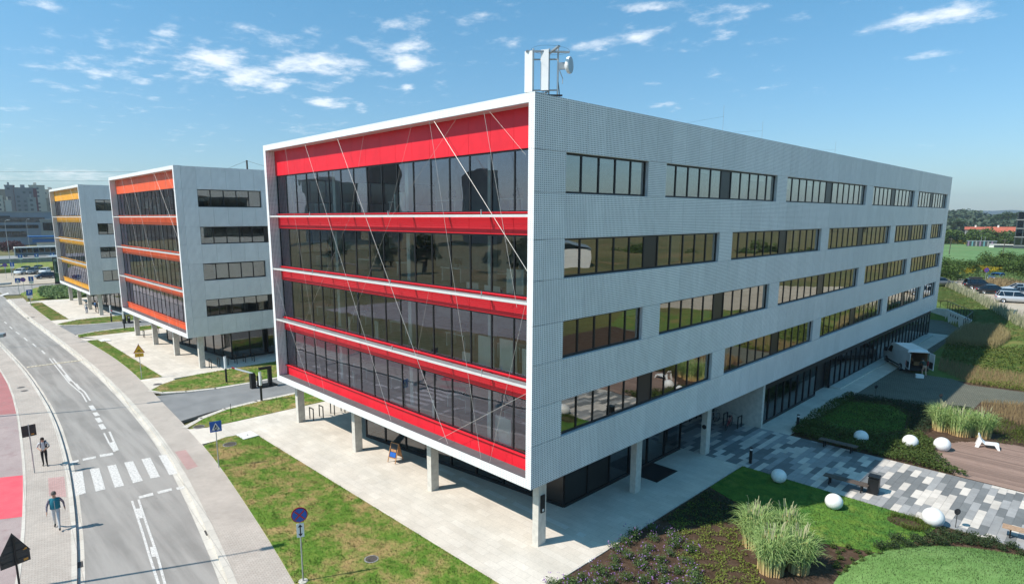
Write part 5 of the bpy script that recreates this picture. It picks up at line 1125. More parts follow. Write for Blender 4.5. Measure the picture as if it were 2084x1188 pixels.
# bus on the raised road
p=D(34,517,205); B=thing('city_bus','dark sided single deck bus on the raised road behind the far parking lot','bus',(-218.5,p.y-3,2.3),R_(90)); plain('bus_body',(.10,.14,.15),.4,0,.1,.3)
b=MB(); b.box(0,18,-1.25,1.25,.35,1.25); part('body',b,'bus_body',B); b=MB(); b.box(0,18,-1.25,1.25,2.7,3.05); part('roof',b,'render_white',B); b=MB(); b.box(.05,17.95,-1.2,1.2,1.25,2.7); part('window_band',b,'glass_car',B)
for i in range(13): b=MB(); b.box(i*1.45,i*1.45+.18,-1.26,1.26,1.25,2.7); part('pillar',b,'bus_body',B)
for x in (2.5,9,15): wheel(B,x,-1.1,.48,.3); wheel(B,x,1.1,.48,.3)

# ------------------------------------------------------------------ street furniture
def pole(B,h,r=.03,mat='galv'): b=MB(); b.tube((0,0,-.2),(0,0,h),r,n=10); return part('pole',b,mat,B)
def disc(r,y,n=28,mat=0,b=None,z=0.,th=.004):
    b=b or MB(); pts=[(r*math.cos(2*math.pi*i/n),y,z+r*math.sin(2*math.pi*i/n)) for i in range(n)]; b.face(pts,mat); return b
def text(name,body,size,mat,parent,loc,rot,ext=.002,align='CENTER'):
    cu=bpy.data.curves.new(name,'FONT'); cu.body=body; cu.size=size; cu.align_x=align; cu.align_y='CENTER'; cu.extrude=ext
    t=bpy.data.objects.new(name,cu); col.objects.link(t); dg=bpy.context.evaluated_depsgraph_get(); me=bpy.data.meshes.new_from_object(t.evaluated_get(dg)); bpy.data.objects.remove(t); me.materials.clear(); me.materials.append(M(mat)); me.name=name
    return ob(name,me,parent,loc,0,rot)
def plate_round(r,th=.02,mat='sign_back'):
    b=MB(); b.lathe([(0,-th),(r,-th),(r,0),(0,0)],32,0,(0,0,0),Matrix.Rotation(R_(90),3,'X')); return b
def no_stopping(loc,rz,label,h=2.55,r=.31,plate=True,group=None):
    B=thing('no_stopping_sign',label,'road sign',loc,rz,group); pole(B,h+r)
    p=plate_round(r); o=part('sign_plate',p,'sign_red',B,(0,-.035,h+.3))
    part('sign_face',disc(r*.87,-.0),'sign_blue',o,(0,-.024,0))
    for s in (1,-1): x=MB(); x.obox((0,0,0),(math.cos(R_(45)),0,s*math.sin(R_(45))),(0,1,0),(-s*math.sin(R_(45)),0,math.cos(R_(45))),r*.80,.0015,r*.085); part('cross_bar',x,'sign_red',o,(0,-.028-.0015*(s>0),0))
    if plate:
        b=MB(); b.box(-.14,.14,-.03,-.012,h-.62,h-.05); q=part('arrow_plate',b,'sign_white',B,(0,-.02,0)); b=MB(); y=-.033
        b.box(-.022,.022,y-.002,y,h-.50,h-.17); b.face([(-.085,y-.001,h-.20),(.085,y-.001,h-.20),(0,y-.001,h-.08)]); b.face([(.085,y-.001,h-.47),(-.085,y-.001,h-.47),(0,y-.001,h-.59)]); part('double_arrow',b,'ink',q)
    return B
def face_cam(x,y,extra=0): return 0
no_stopping((-5.13,-7.62,0),R_(90-22),'round blue no stopping sign with a white double arrow plate on the lawn')
b=MB(); b.lathe([(.22,0),(.18,.05),(0,.06)],10); tag(ob('pole_foot',b.mesh('pole_foot',['concrete']),None,(-5.13,-7.62,.0)),'small concrete foot round the no stopping sign pole','pole foot')
def ped_sign(loc,rz,label,h=2.15,s=.62):
    B=thing('pedestrian_crossing_sign',label,'road sign',loc,rz); pole(B,h+s)
    b=MB(); b.box(-s/2,s/2,-.02,0,0,s); o=part('sign_plate',b,'sign_blue',B,(0,-.035,h)); y=-.023
    b=MB(); b.face([(-s*.38,y,s*.14),(s*.38,y,s*.14),(0,y,s*.86)]); part('triangle',b,'sign_white',o)
    b=MB(); y=-.026; q=s
    b.obox((0,y,q*.62),(1,0,0),(0,1,0),(0,0,1),.03,.001,.032); b.obox((.0,y,q*.48),(1,0,.1),(0,1,0),(-.1,0,1),.035,.001,.075); b.obox((-.05,y,q*.28),(1,0,.6),(0,1,0),(-.5,0,1),.02,.001,.08); b.obox((.055,y,q*.28),(1,0,-.6),(0,1,0),(.5,0,1),.02,.001,.08); b.obox((.06,y,q*.50),(1,0,-.5),(0,1,0),(0,0,1),.05,.001,.012); b.obox((-.05,y,q*.48),(1,0,.8),(0,1,0),(0,0,1),.045,.001,.012); part('walking_figure',b,'ink',o)
    for i in range(4): b=MB(); x=-.2+i*.115; b.box(x,x+.05,-.027,-.0255,q*.155,q*.19); part('stripe',b,'ink',o)
    return B
ped_sign((-18.96,-5.89,0),R_(90-12),'blue square pedestrian crossing sign on a grey pole beside the lawn')
# yellow temporary hump sign
def hump_sign(loc,rz):
    B=thing('speed_bump_sign','yellow triangular speed bump sign with a plate below it','road sign',loc,rz); pole(B,3.2,.028); h=2.35; s=.9; y=-.04
    b=MB()
    A=[(-s/2,h),(s/2,h),(0,h+s*.87)]; b.face([(x,y,z) for x,z in A]); b.face([(x,y+.02,z) for x,z in A][::-1])
    for i in range(3): (x0,z0),(x1,z1)=A[i],A[(i+1)%3]; b.face([(x1,y,z1),(x0,y,z0),(x0,y+.02,z0),(x1,y+.02,z1)])
    o=part('sign_plate',b,'sign_red',B); c=(0,h+s*.29); b=MB(); b.face([((x-c[0])*.84,y-.003,(z-c[1])*.84+c[1]) for x,z in A]); part('sign_face',b,'sign_yellow',o)
    b=MB(); pts=[(-.2,y-.006,h+.16)]+[(-.15+.3*i/8,y-.006,h+.18+.10*math.sin(math.pi*i/8)) for i in range(9)]+[(.2,y-.006,h+.16)]; b.face(pts); part('hump_symbol',b,'ink',o)
    b=MB(); b.box(-.34,.34,y-.01,y+.01,h-.36,h-.03); q=part('number_plate',b,'sign_yellow',B); text('plate_text','10 m',.2,'ink',q,(0,y-.014,h-.2),(R_(90),0,0)); return B
hump_sign((-43.86,-3.64,0),R_(90-14))
# backs of signs on the near pavement
B=thing('sign_back','dark back of a square road sign on the pavement beside the walking men','road sign',(-25.31,-13.71,0),R_(-86)); pole(B,2.85); b=MB(); b.box(-.33,.33,-.06,-.035,2.15,2.8); o=part('sign_plate',b,'sign_back',B); b=MB(); b.box(-.3,.3,-.034,-.015,2.3,2.33); b.box(-.3,.3,-.034,-.015,2.6,2.63); part('rail',b,'sign_back',o); b=MB(); b.box(-.22,-.08,-.034,-.030,2.22,2.29); part('sticker',b,'sign_orange',o)
x,y=G(47,1249); B=thing('sign_back','dark back of a triangular road sign above a plate at the kerb','road sign',(x,y,0),R_(-78)); pole(B,3.0,.035,'black_metal'); s=.98; h=2.33; A=[(-s/2,h),(s/2,h),(0,h+s*.87)]
b=MB(); b.face([(x_,-.06,z_) for x_,z_ in A]); b.face([(x_,-.04,z_) for x_,z_ in A][::-1])
for i in range(3): (x0,z0),(x1,z1)=A[i],A[(i+1)%3]; b.face([(x1,-.06,z1),(x0,-.06,z0),(x0,-.04,z0),(x1,-.04,z1)])
o=part('sign_plate',b,'sign_back',B); b=MB(); b.box(-.3,.3,-.039,-.02,h+.12,h+.15); b.box(-.2,.2,-.039,-.02,h+.38,h+.41); part('rail',b,'sign_back',o); b=MB(); b.box(-.38,-.26,-.038,-.034,h+.08,h+.15); part('sticker',b,'sign_orange',o)
b=MB(); b.box(-.45,.45,-.06,-.04,h-.38,h-.006); o=part('lower_plate',b,'sign_back',B); b=MB(); b.box(-.42,.42,-.039,-.02,h-.22,h-.19); part('rail',b,'sign_back',o); b=MB(); b.box(-.38,-.24,-.038,-.034,h-.33,h-.25); part('sticker',b,'sign_orange',o)
# far signs
def small_sign(u,v,kind,label,h=2.3):
    x,y=G(u,v); ang=math.atan2(CAM[1]-y,CAM[0]-x)+R_(90)
    B=thing('road_sign',label,'road sign',(x,y,0),ang); pole(B,h+.5,.04)
    b=MB(); b.box(-.4,.4,-.05,-.03,h-.3,h+.6); o=part('sign_plate',b,'sign_blue',B)
    if kind=='P': text('letter','P',.75,'sign_white',o,(0,-.055,h+.15),(R_(90),0,0))
    elif kind=='ped': b=MB(); b.face([(-.3,-.053,h-.2),(.3,-.053,h-.2),(0,-.053,h+.45)]); part('triangle',b,'sign_white',o)
    elif kind=='i': b=MB(); b.box(-.08,.08,-.055,-.051,h-.2,h+.25); b.box(-.08,.08,-.055,-.051,h+.33,h+.5); part('symbol',b,'sign_white',o)
    if kind!='ped': b=MB(); b.box(-.35,.35,-.05,-.03,h-.75,h-.34); part('lower_plate',b,'sign_white',B)
small_sign(63,622,'P','blue parking sign with a white letter on the grass near the yellow office',2.1); small_sign(39,597,'ped','blue pedestrian sign at the far side road corner',2.4); small_sign(66,593,'i','slim blue sign beside the far side road',2.4); small_sign(28,566,'i','blue information sign at the far parking lot entrance',3.2)
for u,v in ((44,545),(77,543),(109,541)):
    x,y=G(u,v); B=thing('parking_bay_sign','blue and white bay sign on a post behind the far parked cars','road sign',(x,y,0),R_(70),'bay signs behind the far parked cars'); pole(B,3.6,.05); b=MB(); b.box(-.5,.5,-.06,-.03,3.0,3.9); o=part('sign_plate',b,'sign_blue',B); b=MB(); b.box(-.5,.5,-.06,-.03,2.55,2.98); part('lower_plate',b,'sign_white',B); b=MB(); b.box(-.12,.12,-.065,-.061,3.2,3.7); part('symbol',b,'sign_white',o)
x,y=G(50,597); no_stopping((x,y,0),R_(75),'round blue no stopping sign at the far side road corner',2.4,.42,False); x,y=G(13,566); no_stopping((x,y,0),R_(75),'round blue no stopping sign with plate at the far parking entrance',2.9,.45,True)
x,y=G(2003,583,2.1); no_stopping((x,y,2.1),R_(40),'no stopping sign above the cars on gravel',2.5,.42,False)
# street lamps along the far pavement (their shadows cross the road)
def street_lamp(loc,rz,label,h=9.,arm=1.6,group='street lamps along the road'):
    B=thing('street_lamp',label,'street lamp',loc,rz,group); b=MB(); b.tube((0,0,-.3),(0,0,h),.09,.055,10); part('pole',b,'galv',B)
    b=MB(); b.path([(0,0,h),(.25,0,h+.35),(arm*.6,0,h+.5),(arm,0,h+.55)],.035,8); part('arm',b,'galv',B)
    b=MB(); b.obox((arm+.4,0,h+.55),(1,0,.05),(0,1,0),(-.05,0,1),.45,.14,.06); o=part('lamp_head',b,'galv',B); b=MB(); b.obox((arm+.4,0,h+.485),(1,0,.05),(0,1,0),(-.05,0,1),.35,.1,.01); part('lens',b,'plate_white',o); return B
street_lamp((-12.9,-17.2,0),R_(68),'tall grey street lamp whose shadow crosses the near lane',9.4,1.3); street_lamp((-39.6,-14.7,0),R_(72),'tall grey street lamp beyond the cycle path',9.,1.6); street_lamp((-70.8,-13.6,0),R_(80),'tall grey street lamp where the cycle path narrows',9.,1.6)
for u,v,t in ((24,560,470),(62,520,455)):
    x,y=G(u,v); d=math.hypot(x-CAM[0],y-CAM[1]); street_lamp((x,y,0),R_(20),'slim street lamp at the far town parking',min(13,(v-t)*d/FPX/.95),1.4,'street lamps in the far town')
# light columns: black foot, white upper half
for i,(x,y,lb) in enumerate(((-37.25,1.35,'black and white light column on the lawn across the near drive'),(-29.9,1.31,'black and white light column beside the near drive barrier'),(-79.98,1.71,'black and white light column on the far lawn strip'),(-73.2,1.72,'black and white light column beside the far drive barrier'))):
    B=thing('light_column',lb,'lamp',(x,y,0),0,'light columns by the drives'); b=MB(); b.tube((0,0,-.1),(0,0,1.25),.085,n=14); part('post',b,'black_metal',B); b=MB(); b.tube((0,0,1.25),(0,0,2.3),.105,n=14); part('lamp_shade',b,'white_plastic',B); b=MB(); b.tube((0,0,2.3),(0,0,2.33),.11,n=14); part('cap',b,'galv',B)
def barrier(dx,dy,w):
    B=thing('barrier_gate','black drive barrier with a raised white arm '+w,'barrier',(-33.9+dx,2.3+dy,0)); b=MB(); b.box(-.2,.2,-.2,.2,0,1.15); b.box(-.17,.17,-.17,.17,1.15,1.3); part('housing',b,'black_metal',B)
    b=MB(); b.obox((-.42,-.52,1.5),(-.6,-.74,.3),(.74,-.6,0),(0,0,1),.75,.035,.06); part('arm',b,'white_plastic',B); b=MB(); b.obox((-.95,-1.175,1.765),(-.6,-.74,.3),(.74,-.6,0),(0,0,1),.13,.036,.062); part('arm_tip',b,'sign_red',B)
    b=MB(); b.box(-.5,.6,.5,1.9,.0,.1); part('island',b,'black_metal',B)
    K=thing('card_reader','black arched card reader post '+w,'card reader',(-33.7+dx,2.8+dy,0)); b=MB(); b.box(-.15,.15,-.16,.16,.1,1.0); part('cabinet',b,'black_metal',K); b=MB(); b.box(-.13,.13,.75,1.05,.1,1.7); part('mast',b,'black_metal',K); b=MB(); b.box(-.12,.12,.0,.74,1.5,1.7); part('hood',b,'black_metal',K); b=MB(); b.box(.151,.158,-.1,.1,.7,.9); part('screen',b,'headlight',K)
barrier(0,0,'on the drive beside the red banded office'); barrier(-43.6,.4,'on the drive beside the orange banded office')
def rack(x,y,label,group,ang=0):
    B=thing('bike_rack',label,'bike rack',(x,y,0),ang,group); b=MB(); b.box(-.3,-.25,-.03,.03,0,.86); part('leg',b,'black_metal',B); b=MB(); b.box(.25,.3,-.03,.03,0,.86); part('leg',b,'black_metal',B); b=MB(); b.box(-.3,.3,-.031,.031,.81,.862); part('bar',b,'black_metal',B)
for y in (2.0,2.75,3.65,4.5): rack(-23.0,y,'black hoop bike rack under the red banded office','bike racks under the red banded office')
for u,v in ((428,748),(445,745),(462,741),(480,739),(497,736),(515,734)):
    x,y=G(u,v); rack(x,y,'black hoop bike rack under the orange banded office','bike racks under the orange banded office')
for u,v in ((293,686),(322,679)):
    x,y=G(u,v); rack(x,y,'black hoop bike rack at the rear columns of the orange office','bike racks behind the orange office columns')
for x in (-.6,-1.6,-2.6,-3.6,-4.6): rack(x-.6,22.2,'black hoop bike rack in the passage under the long office','bike racks in the passage',R_(90))
def bicycle(loc,rz,mat,label,lean=.12):
    B=thing('bicycle',label,'bicycle',loc,rz,'bicycles in the passage'); B.rotation_euler=(lean,0,rz); R=.34
    for x in (-.52,.52):
        b=MB(); pts=[(x+R*math.cos(t),0,R+R*math.sin(t)) for t in [2*math.pi*i/20 for i in range(21)]]; b.path(pts,.02,6); w=part('wheel',b,'rubber',B); b=MB()
        for i in range(6): t=math.pi*i/6; b.tube((x-R*math.cos(t),0,R-R*math.sin(t)),(x+R*math.cos(t),0,R+R*math.sin(t)),.004,n=4)
        part('spokes',b,'chrome',w)
    b=MB(); P={'rb':(-.52,0,R),'bb':(-.08,0,.30),'st':(-.2,0,.82),'ht':(.34,0,.86),'hb':(.38,0,.70),'fa':(.52,0,R)}
    for a,c in (('rb','bb'),('rb','st'),('bb','st'),('bb','hb'),('st','ht'),('ht','fa')): b.tube(P[a],P[c],.018,n=6)
    part('frame',b,mat,B); b=MB(); b.path([(.22,-.28,1.02),(.36,-.1,1.0),(.36,.1,1.0),(.22,.28,1.02)],.014); b.tube((.36,0,1.0),(.34,0,.86),.015); part('handlebar',b,'chrome',B); b=MB(); b.obox((-.22,0,.95),(1,0,0),(0,1,0),(0,0,1),.13,.07,.03); b.tube((-.2,0,.82),(-.22,0,.93),.013); part('saddle',b,'rubber',B)
plain('bike_paint_red',(.35,.02,.025),.35); plain('bike_paint_grey',(.3,.32,.34),.35)
bicycle((-1.7,21.6,0),R_(100),'bike_paint_red','red framed bicycle against a hoop in the passage'); bicycle((-3.0,21.8,0),R_(80),'bike_paint_grey','grey bicycle against a hoop in the passage'); bicycle((-4.3,21.5,0),R_(105),'bike_paint_red','red bicycle deep in the passage')
# A-board
B=thing('a_board','folding wooden chalkboard sign standing on the plaza','a-board',(-12.6,1.95,0),R_(12))
for s,m in ((-1,'ink'),(1,'wood_a')):
    T=Matrix.Rotation(s*R_(17),3,'X')
    def tp(x,y,z): v=T@Vector((x,y,z-1.15)); return (v.x,v.y+s*.0,v.z+1.15)
    for x in (-.29,.29): b=MB(); b.obox(tp(x,0,.575),T@Vector((1,0,0)),T@Vector((0,1,0)),T@Vector((0,0,1)),.022,.015,.59); part('leg',b,'wood_a',B)
    b=MB(); b.obox(tp(0,0,.70),T@Vector((1,0,0)),T@Vector((0,1,0)),T@Vector((0,0,1)),.268,.01,.42); o=part('board',b,m,B)
    if s<0:
        b=MB(); b.obox(tp(0,-.013,.46),T@Vector((1,0,0)),T@Vector((0,1,0)),T@Vector((0,0,1)),.22,.002,.14); part('poster',b,'sign_blue',o); b=MB(); b.obox(tp(0,-.013,.70),T@Vector((1,0,0)),T@Vector((0,1,0)),T@Vector((0,0,1)),.2,.002,.07); part('poster',b,'wood_a',o)
    for z in (1.13,.27): b=MB(); b.obox(tp(0,0,z),T@Vector((1,0,0)),T@Vector((0,1,0)),T@Vector((0,0,1)),.268,.016,.022); part('rail',b,'wood_a',B)
# garden pieces
bl=['white ball lamp on the shaded lawn by the slab path','white ball lamp on the lawn at the shadow edge','large white egg shaped lamp at the path edge by the junipers','white ball lamp sunk in the leafy creeping shrubs in sun','white ball lamp at the rim of the timber deck','white ball lamp sunk in the shaded creeping shrubs']
for i,(x,y,r,z) in enumerate([(4.1,15.35,.39,.35),(7.2,14.2,.40,.36),(10.95,15.75,.45,.38),(7.7,26.5,.43,.36),(9.2,27.2,.45,.40),(5.3,25.3,.42,.34)]):
    b=MB(); n=20; b.lathe([(r*math.sin(math.pi*j/n)+1e-4,-r*.97*math.cos(math.pi*j/n)) for j in range(n+1)],28); B=thing('ball_lamp',bl[i],'garden lamp',(x,y,z),i,'white ball lamps in the garden'); o=part('shell',b,'white_ball',B,smooth=True); B.scale=(1.1 if i in (2,) else 1.0,1,1); b=MB(); b.lathe([(r*.5,-r*.9),(r*.5,-r*.78)],20); part('base_ring',b,'black_metal',B)
def bench(x,y,ang,mat,label):
    B=thing('bench',label,'bench',(x,y,.022),ang,'backless benches along the slab path')
    for i in range(5): b=MB(); b.box(-1.05,1.05,-.25+i*.102,-.157+i*.102,.42,.46); part('slat',b,mat,B)
    for sx in (-.75,.75):
        for sy in (-.16,.16): b=MB(); b.box(sx-.03,sx+.03,sy-.03,sy+.03,0,.40); part('leg',b,'black_metal',B)
        b=MB(); b.box(sx-.04,sx+.04,-.24,.24,.40,.419); part('crossbar',b,'black_metal',B)
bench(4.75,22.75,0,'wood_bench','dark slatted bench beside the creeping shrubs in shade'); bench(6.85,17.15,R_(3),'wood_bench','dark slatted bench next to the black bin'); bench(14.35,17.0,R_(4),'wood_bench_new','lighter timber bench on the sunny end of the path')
B=thing('litter_bin','black square litter bin at the shadow edge on the slab path','bin',(8.05,17.5,.022),R_(5)); b=MB(); b.box(-.24,.24,-.24,.24,.02,.82); part('body',b,'black_metal',B); b=MB()
for sx in (-.2,.2):
    for sy in (-.2,.2): b.box(sx-.02,sx+.02,sy-.02,sy+.02,.82,.90)
part('lid_post',b,'black_metal',B); b=MB(); b.box(-.26,.26,-.26,.26,.90,.95); part('lid',b,'black_metal',B)
for (x,y,lb) in ((1.95,16.75,'black bollard lamp at the lawn corner by the slab path'),(1.55,25.0,'black bollard lamp in the leafy bed by the plaza strip')):
    B=thing('bollard_lamp',lb,'bollard',(x,y,0)); b=MB(); b.tube((0,0,-.05),(0,0,.82),.085,n=14); part('post',b,'black_metal',B); b=MB(); b.tube((0,0,.82),(0,0,.92),.07,n=14); part('lens',b,'white_plastic',B); b=MB(); b.tube((0,0,.92),(0,0,.98),.09,n=14); part('cap',b,'black_metal',B)
for (x,y,lb) in ((11.75,16.2,'black disc garden spotlight on a stem by the junipers'),(3.0,37.3,'black disc garden spotlight in shade on the brick drive edge'),(7.1,38.1,'black disc garden spotlight behind the tall grass row')):
    B=thing('spotlight',lb,'garden light',(x,y,0),R_(-40),'disc spotlights on stems'); b=MB(); b.tube((0,0,-.1),(0,0,.72),.014,n=8); part('stem',b,'black_metal',B); b=MB(); b.lathe([(0,-.03),(.13,-.02),(.15,.0),(.13,.03),(0,.04)],20,0,(0,0,.80),Matrix.Rotation(R_(60),3,'X')); part('head',b,'black_metal',B)
# white moulded lounge chair
B=thing('lounge_chair','white moulded plastic lounge chair on the timber deck','chair',(11.05,29.75,.05),R_(8)); B.scale=(.9,.9,.9); 
prof=[(-.55,.86),(-.50,.88),(-.30,.46),(-.12,.30),(.20,.33),(.52,.37),(.62,.33)]
b=MB(); w=[.25,.27,.31,.34,.33,.31,.29]
for i in range(len(prof)-1):
    (x0,z0),(x1,z1)=prof[i],prof[i+1]; b.face([(x0,-w[i],z0),(x1,-w[i+1],z1),(x1,w[i+1],z1),(x0,w[i],z0)]); b.face([(x0,-w[i],z0-.05),(x0,w[i],z0-.05),(x1,w[i+1],z1-.05),(x1,-w[i+1],z1-.05)])
    for s in (1,-1): b.face([(x0,s*w[i],z0),(x1,s*w[i+1],z1),(x1,s*w[i+1],z1-.05),(x0,s*w[i],z0-.05)])
part('seat_shell',b,'white_plastic',B)
for s in (1,-1):
    b=MB(); b.face([(-.50,s*.30,.70),(-.30,s*.33,.46),(-.45,s*.40,0),(-.66,s*.40,0)]); b.face([(-.50,s*.26,.70),(-.66,s*.36,0),(-.45,s*.36,0),(-.30,s*.29,.46)]); b.face([(-.50,s*.30,.70),(-.66,s*.40,0),(-.66,s*.36,0),(-.50,s*.26,.70)]); b.face([(-.30,s*.33,.46),(-.30,s*.29,.46),(-.45,s*.36,0),(-.45,s*.40,0)]); part('rear_leg',b,'white_plastic',B)
    b=MB(); b.face([(.35,s*.33,.34),(.60,s*.30,.34),(.70,s*.35,0),(.58,s*.36,0)]); b.face([(.35,s*.27,.34),(.58,s*.31,0),(.70,s*.31,0),(.60,s*.26,.34)]); b.face([(.60,s*.30,.34),(.60,s*.26,.34),(.70,s*.31,0),(.70,s*.35,0)]); b.face([(.35,s*.33,.34),(.58,s*.36,0),(.58,s*.31,0),(.35,s*.27,.34)]); part('front_leg',b,'white_plastic',B)
# covers in the ground
def cover_round(u,v,r,label,z=.036):
    x,y=G(u,v); B=thing('manhole_cover',label,'manhole cover',(x,y,z)); b=MB(); b.lathe([(r,-.03),(r,.004),(r-.05,.008)],26); part('rim',b,'concrete_dark',B); b=MB(); b.face([((r-.05)*math.cos(i*.2417),(r-.05)*math.sin(i*.2417),.006) for i in range(26)]); part('lid',b,'iron',B)
cover_round(755,1138,.30,'round iron manhole cover in the front lawn'); cover_round(467,904,.42,'round iron manhole cover near the crossing sign'); cover_round(404,868,.38,'round iron manhole cover at the tip of the lawn strip'); cover_round(320,781,.35,'round iron manhole cover in the pale path before the orange office',.008); cover_round(42,787,.3,'round iron cover in the near pavement',.002); cover_round(49,794,.28,'smaller iron cover in the near pavement',.002); cover_round(63,645,.5,'round iron cover in the far pavement',.002)
x,y=G(503,886); B=thing('access_hatch','pale square concrete hatch in the lawn corner','hatch',(x,y,.03),R_(2)); b=MB(); b.box(-.62,.62,-.5,.5,-.05,.05); part('slab',b,'hatch_white',B); b=MB(); b.box(-.05,.1,-.03,.03,.05,.06); part('handle',b,'iron',B)
x,y=G(213,692); B=thing('access_hatch','pale square concrete hatch in the orange office lawn','hatch',(x,y,.03),R_(2)); b=MB(); b.box(-.7,.7,-.5,.5,-.05,.05); part('slab',b,'hatch_white',B); b=MB(); b.box(-.05,.1,-.03,.03,.05,.06); part('handle',b,'iron',B)
for (u,v,lb) in ((428,1081,'square iron gully grate in the right gutter'),(154,1150,'square iron gully grate in the left gutter'),(228,774,'square iron gully grate in the right gutter near the orange lawn')):
    x,y=G(u,v,ZR); B=thing('gully_grate',lb,'drain',(x,y,ZR+.008),R_(-8)); b=MB()
    for i in range(6): b.box(-.24,.24,-.22+i*.08,-.18+i*.08,.0,.012)
    b.box(-.26,-.24,-.24,.24,0,.013); b.box(.24,.26,-.24,.24,0,.013); part('bars',b,'iron',B); b=MB(); b.face([(-.24,-.24,.001),(.24,-.24,.001),(.24,.24,.001),(-.24,.24,.001)]); part('pit',b,'ink',B)
B=thing('door_mat','black mat at the shaded side door of the long office','mat',(-1.2,11.6,.014)); b=MB(); b.box(-.8,.8,-1.1,1.1,0,.012); part('mat',b,'screen_dark',B)
for y in (16.0,): b=MB(); b.lathe([(0,-.03),(.14,-.03),(.14,0),(0,0)],18,0,(0,0,0),Matrix.Rotation(R_(90),3,'X')); tag(ob('ashtray_disc',b.mesh('ashtray_disc',['black_metal']),None,(-.63,y-.005,1.75)),'black round ashtray fixed to the shaded column by the path','ashtray')
b=MB(); b.tube((0,0,0),(0,0,.9),.02); part('marker_post',b,'black_metal',thing('marker_post','thin dark marker post on the lawn strip beside the drive','post',(*G(470,845),.0)))
# flower stake
x,y=G(1198,1152); B=thing('white_flower','pair of small white flower spikes in the corner bed','flower',(x,y,0)); 
for dx,h in ((0,.32),(.09,.42)): b=MB(); b.tube((dx,0,-.02),(dx,0,h-.1),.012); part('stem',b,'leafy',B) if 'leafy' in MATS else part('stem',b,'bark',B); b=MB(); b.tube((dx,0,h-.12),(dx,0,h),.028,.012); part('bloom',b,'white_plastic',B)

# ------------------------------------------------------------------ roof antennas
A=thing('antenna_mast','pair of white panel antennas and a round dish on the roof corner','antenna',(0,0,18.4))
def apanel(x,y,z0,z1,w,d,ang):
    b=MB(); c,s=math.cos(ang),math.sin(ang); b.obox((x,y,(z0+z1)/2-18.4),(c,s,0),(-s,c,0),(0,0,1),w/2,d/2,(z1-z0)/2); o=part('panel_antenna',b,'white_plastic',A)
    b=MB()
    for i in range(4): q=(-.3+.2*i)*w; b.tube((x+c*q,y+s*q,z0-18.4-.12),(x+c*q,y+s*q,z0-18.4),.012,n=6)
    part('connectors',b,'ink',o)
apanel(-1.02,.76,18.93,20.42,.31,.14,R_(22)); apanel(-.62,1.22,19.0,20.48,.31,.14,R_(30))
for (x,y) in ((-.98,.95),(-.58,1.42),(-.30,1.62)): b=MB(); b.tube((x,y,-.3),(x,y,2.15),.035,n=8); part('mast_pole',b,'galv',A)
b=MB(); b.tube((-.98,.95,1.75),(-.30,1.62,1.75),.03); b.tube((-.98,.95,.62),(-.30,1.62,.62),.03); b.tube((-.58,1.42,1.55),(-1.25,1.75,1.55),.03); b.tube((-.58,1.42,.60),(-1.25,1.75,.60),.03); part('bracing',b,'galv',A)
b=MB(); b.obox((-.55,1.30,2.02),(.62,.78,0),(-.78,.62,0),(0,0,1),.85,.05,.03); b.obox((-.45,1.45,2.05),(.9,-.43,.05),(.43,.9,0),(0,0,1),.62,.05,.03); part('top_frame',b,'galv',A)
b=MB(); pts=[(-.5+.95*math.cos(t)*.62-.2*math.sin(t),1.4+.75*math.sin(t)+.3*math.cos(t),2.08) for t in [2*math.pi*i/24 for i in range(25)]]; b.path(pts,.004,5); part('ring_wire',b,'ink',A)
dm=Vector((1,.36,0)).to_track_quat('Z','Y').to_matrix(); b=MB(); b.lathe([(.30,.10),(.315,.06),(.30,-.02),(.12,-.12),(.0,-.14)],26,0,(.02,1.86,1.52),dm); o=part('dish',b,'white_plastic',A); b=MB(); b.lathe([(0,.095),(.30,.098)],26,0,(.02,1.86,1.52),dm); part('dish_cover',b,'galv',o)
b=MB(); b.obox((-.17,1.72,1.5),(.75,.66,0),(-.66,.75,0),(0,0,1),.12,.07,.12); b.path([(-.25,1.66,1.35),(-.2,1.8,1.05),(-.15,1.72,.85)],.015); part('feed_box',b,'galv',A)
b=MB(); b.tube((-.30,1.62,1.1),(-.22,1.70,.2),.014); b.obox((-.6,1.2,.42),(.62,.78,0),(-.78,.62,0),(0,0,1),.7,.04,.03); part('cable_tray',b,'ink',A)
for (y,h) in ((17.2,1.5),(22.5,1.2),(36,1.0)):
    B=thing('lightning_rod','thin lightning rod on the roof edge of the long office','rod',(-1.2,y,18.3),0,'lightning rods on the long office'); b=MB(); b.tube((0,0,0),(0,0,h+.6),.008); part('rod',b,'galv',B); b=MB(); b.tube((0,-4,.75),(0,0,h),.003); part('stay_wire',b,'ink',B); b=MB(); b.lathe([(.12,0),(.1,.08),(0,.1)],10); part('foot',b,'concrete',B)
B=thing('roof_mast','short dark mast with stay wires on the orange banded office','mast',(-45,7.6,18.3)); b=MB(); b.tube((0,0,0),(0,0,1.35),.09); part('post',b,'iron',B); b=MB(); b.tube((0,0,1.3),(-4.5,-1,.45),.012); b.tube((0,0,1.3),(3,1.2,.45),.012); part('stay_wire',b,'ink',B)
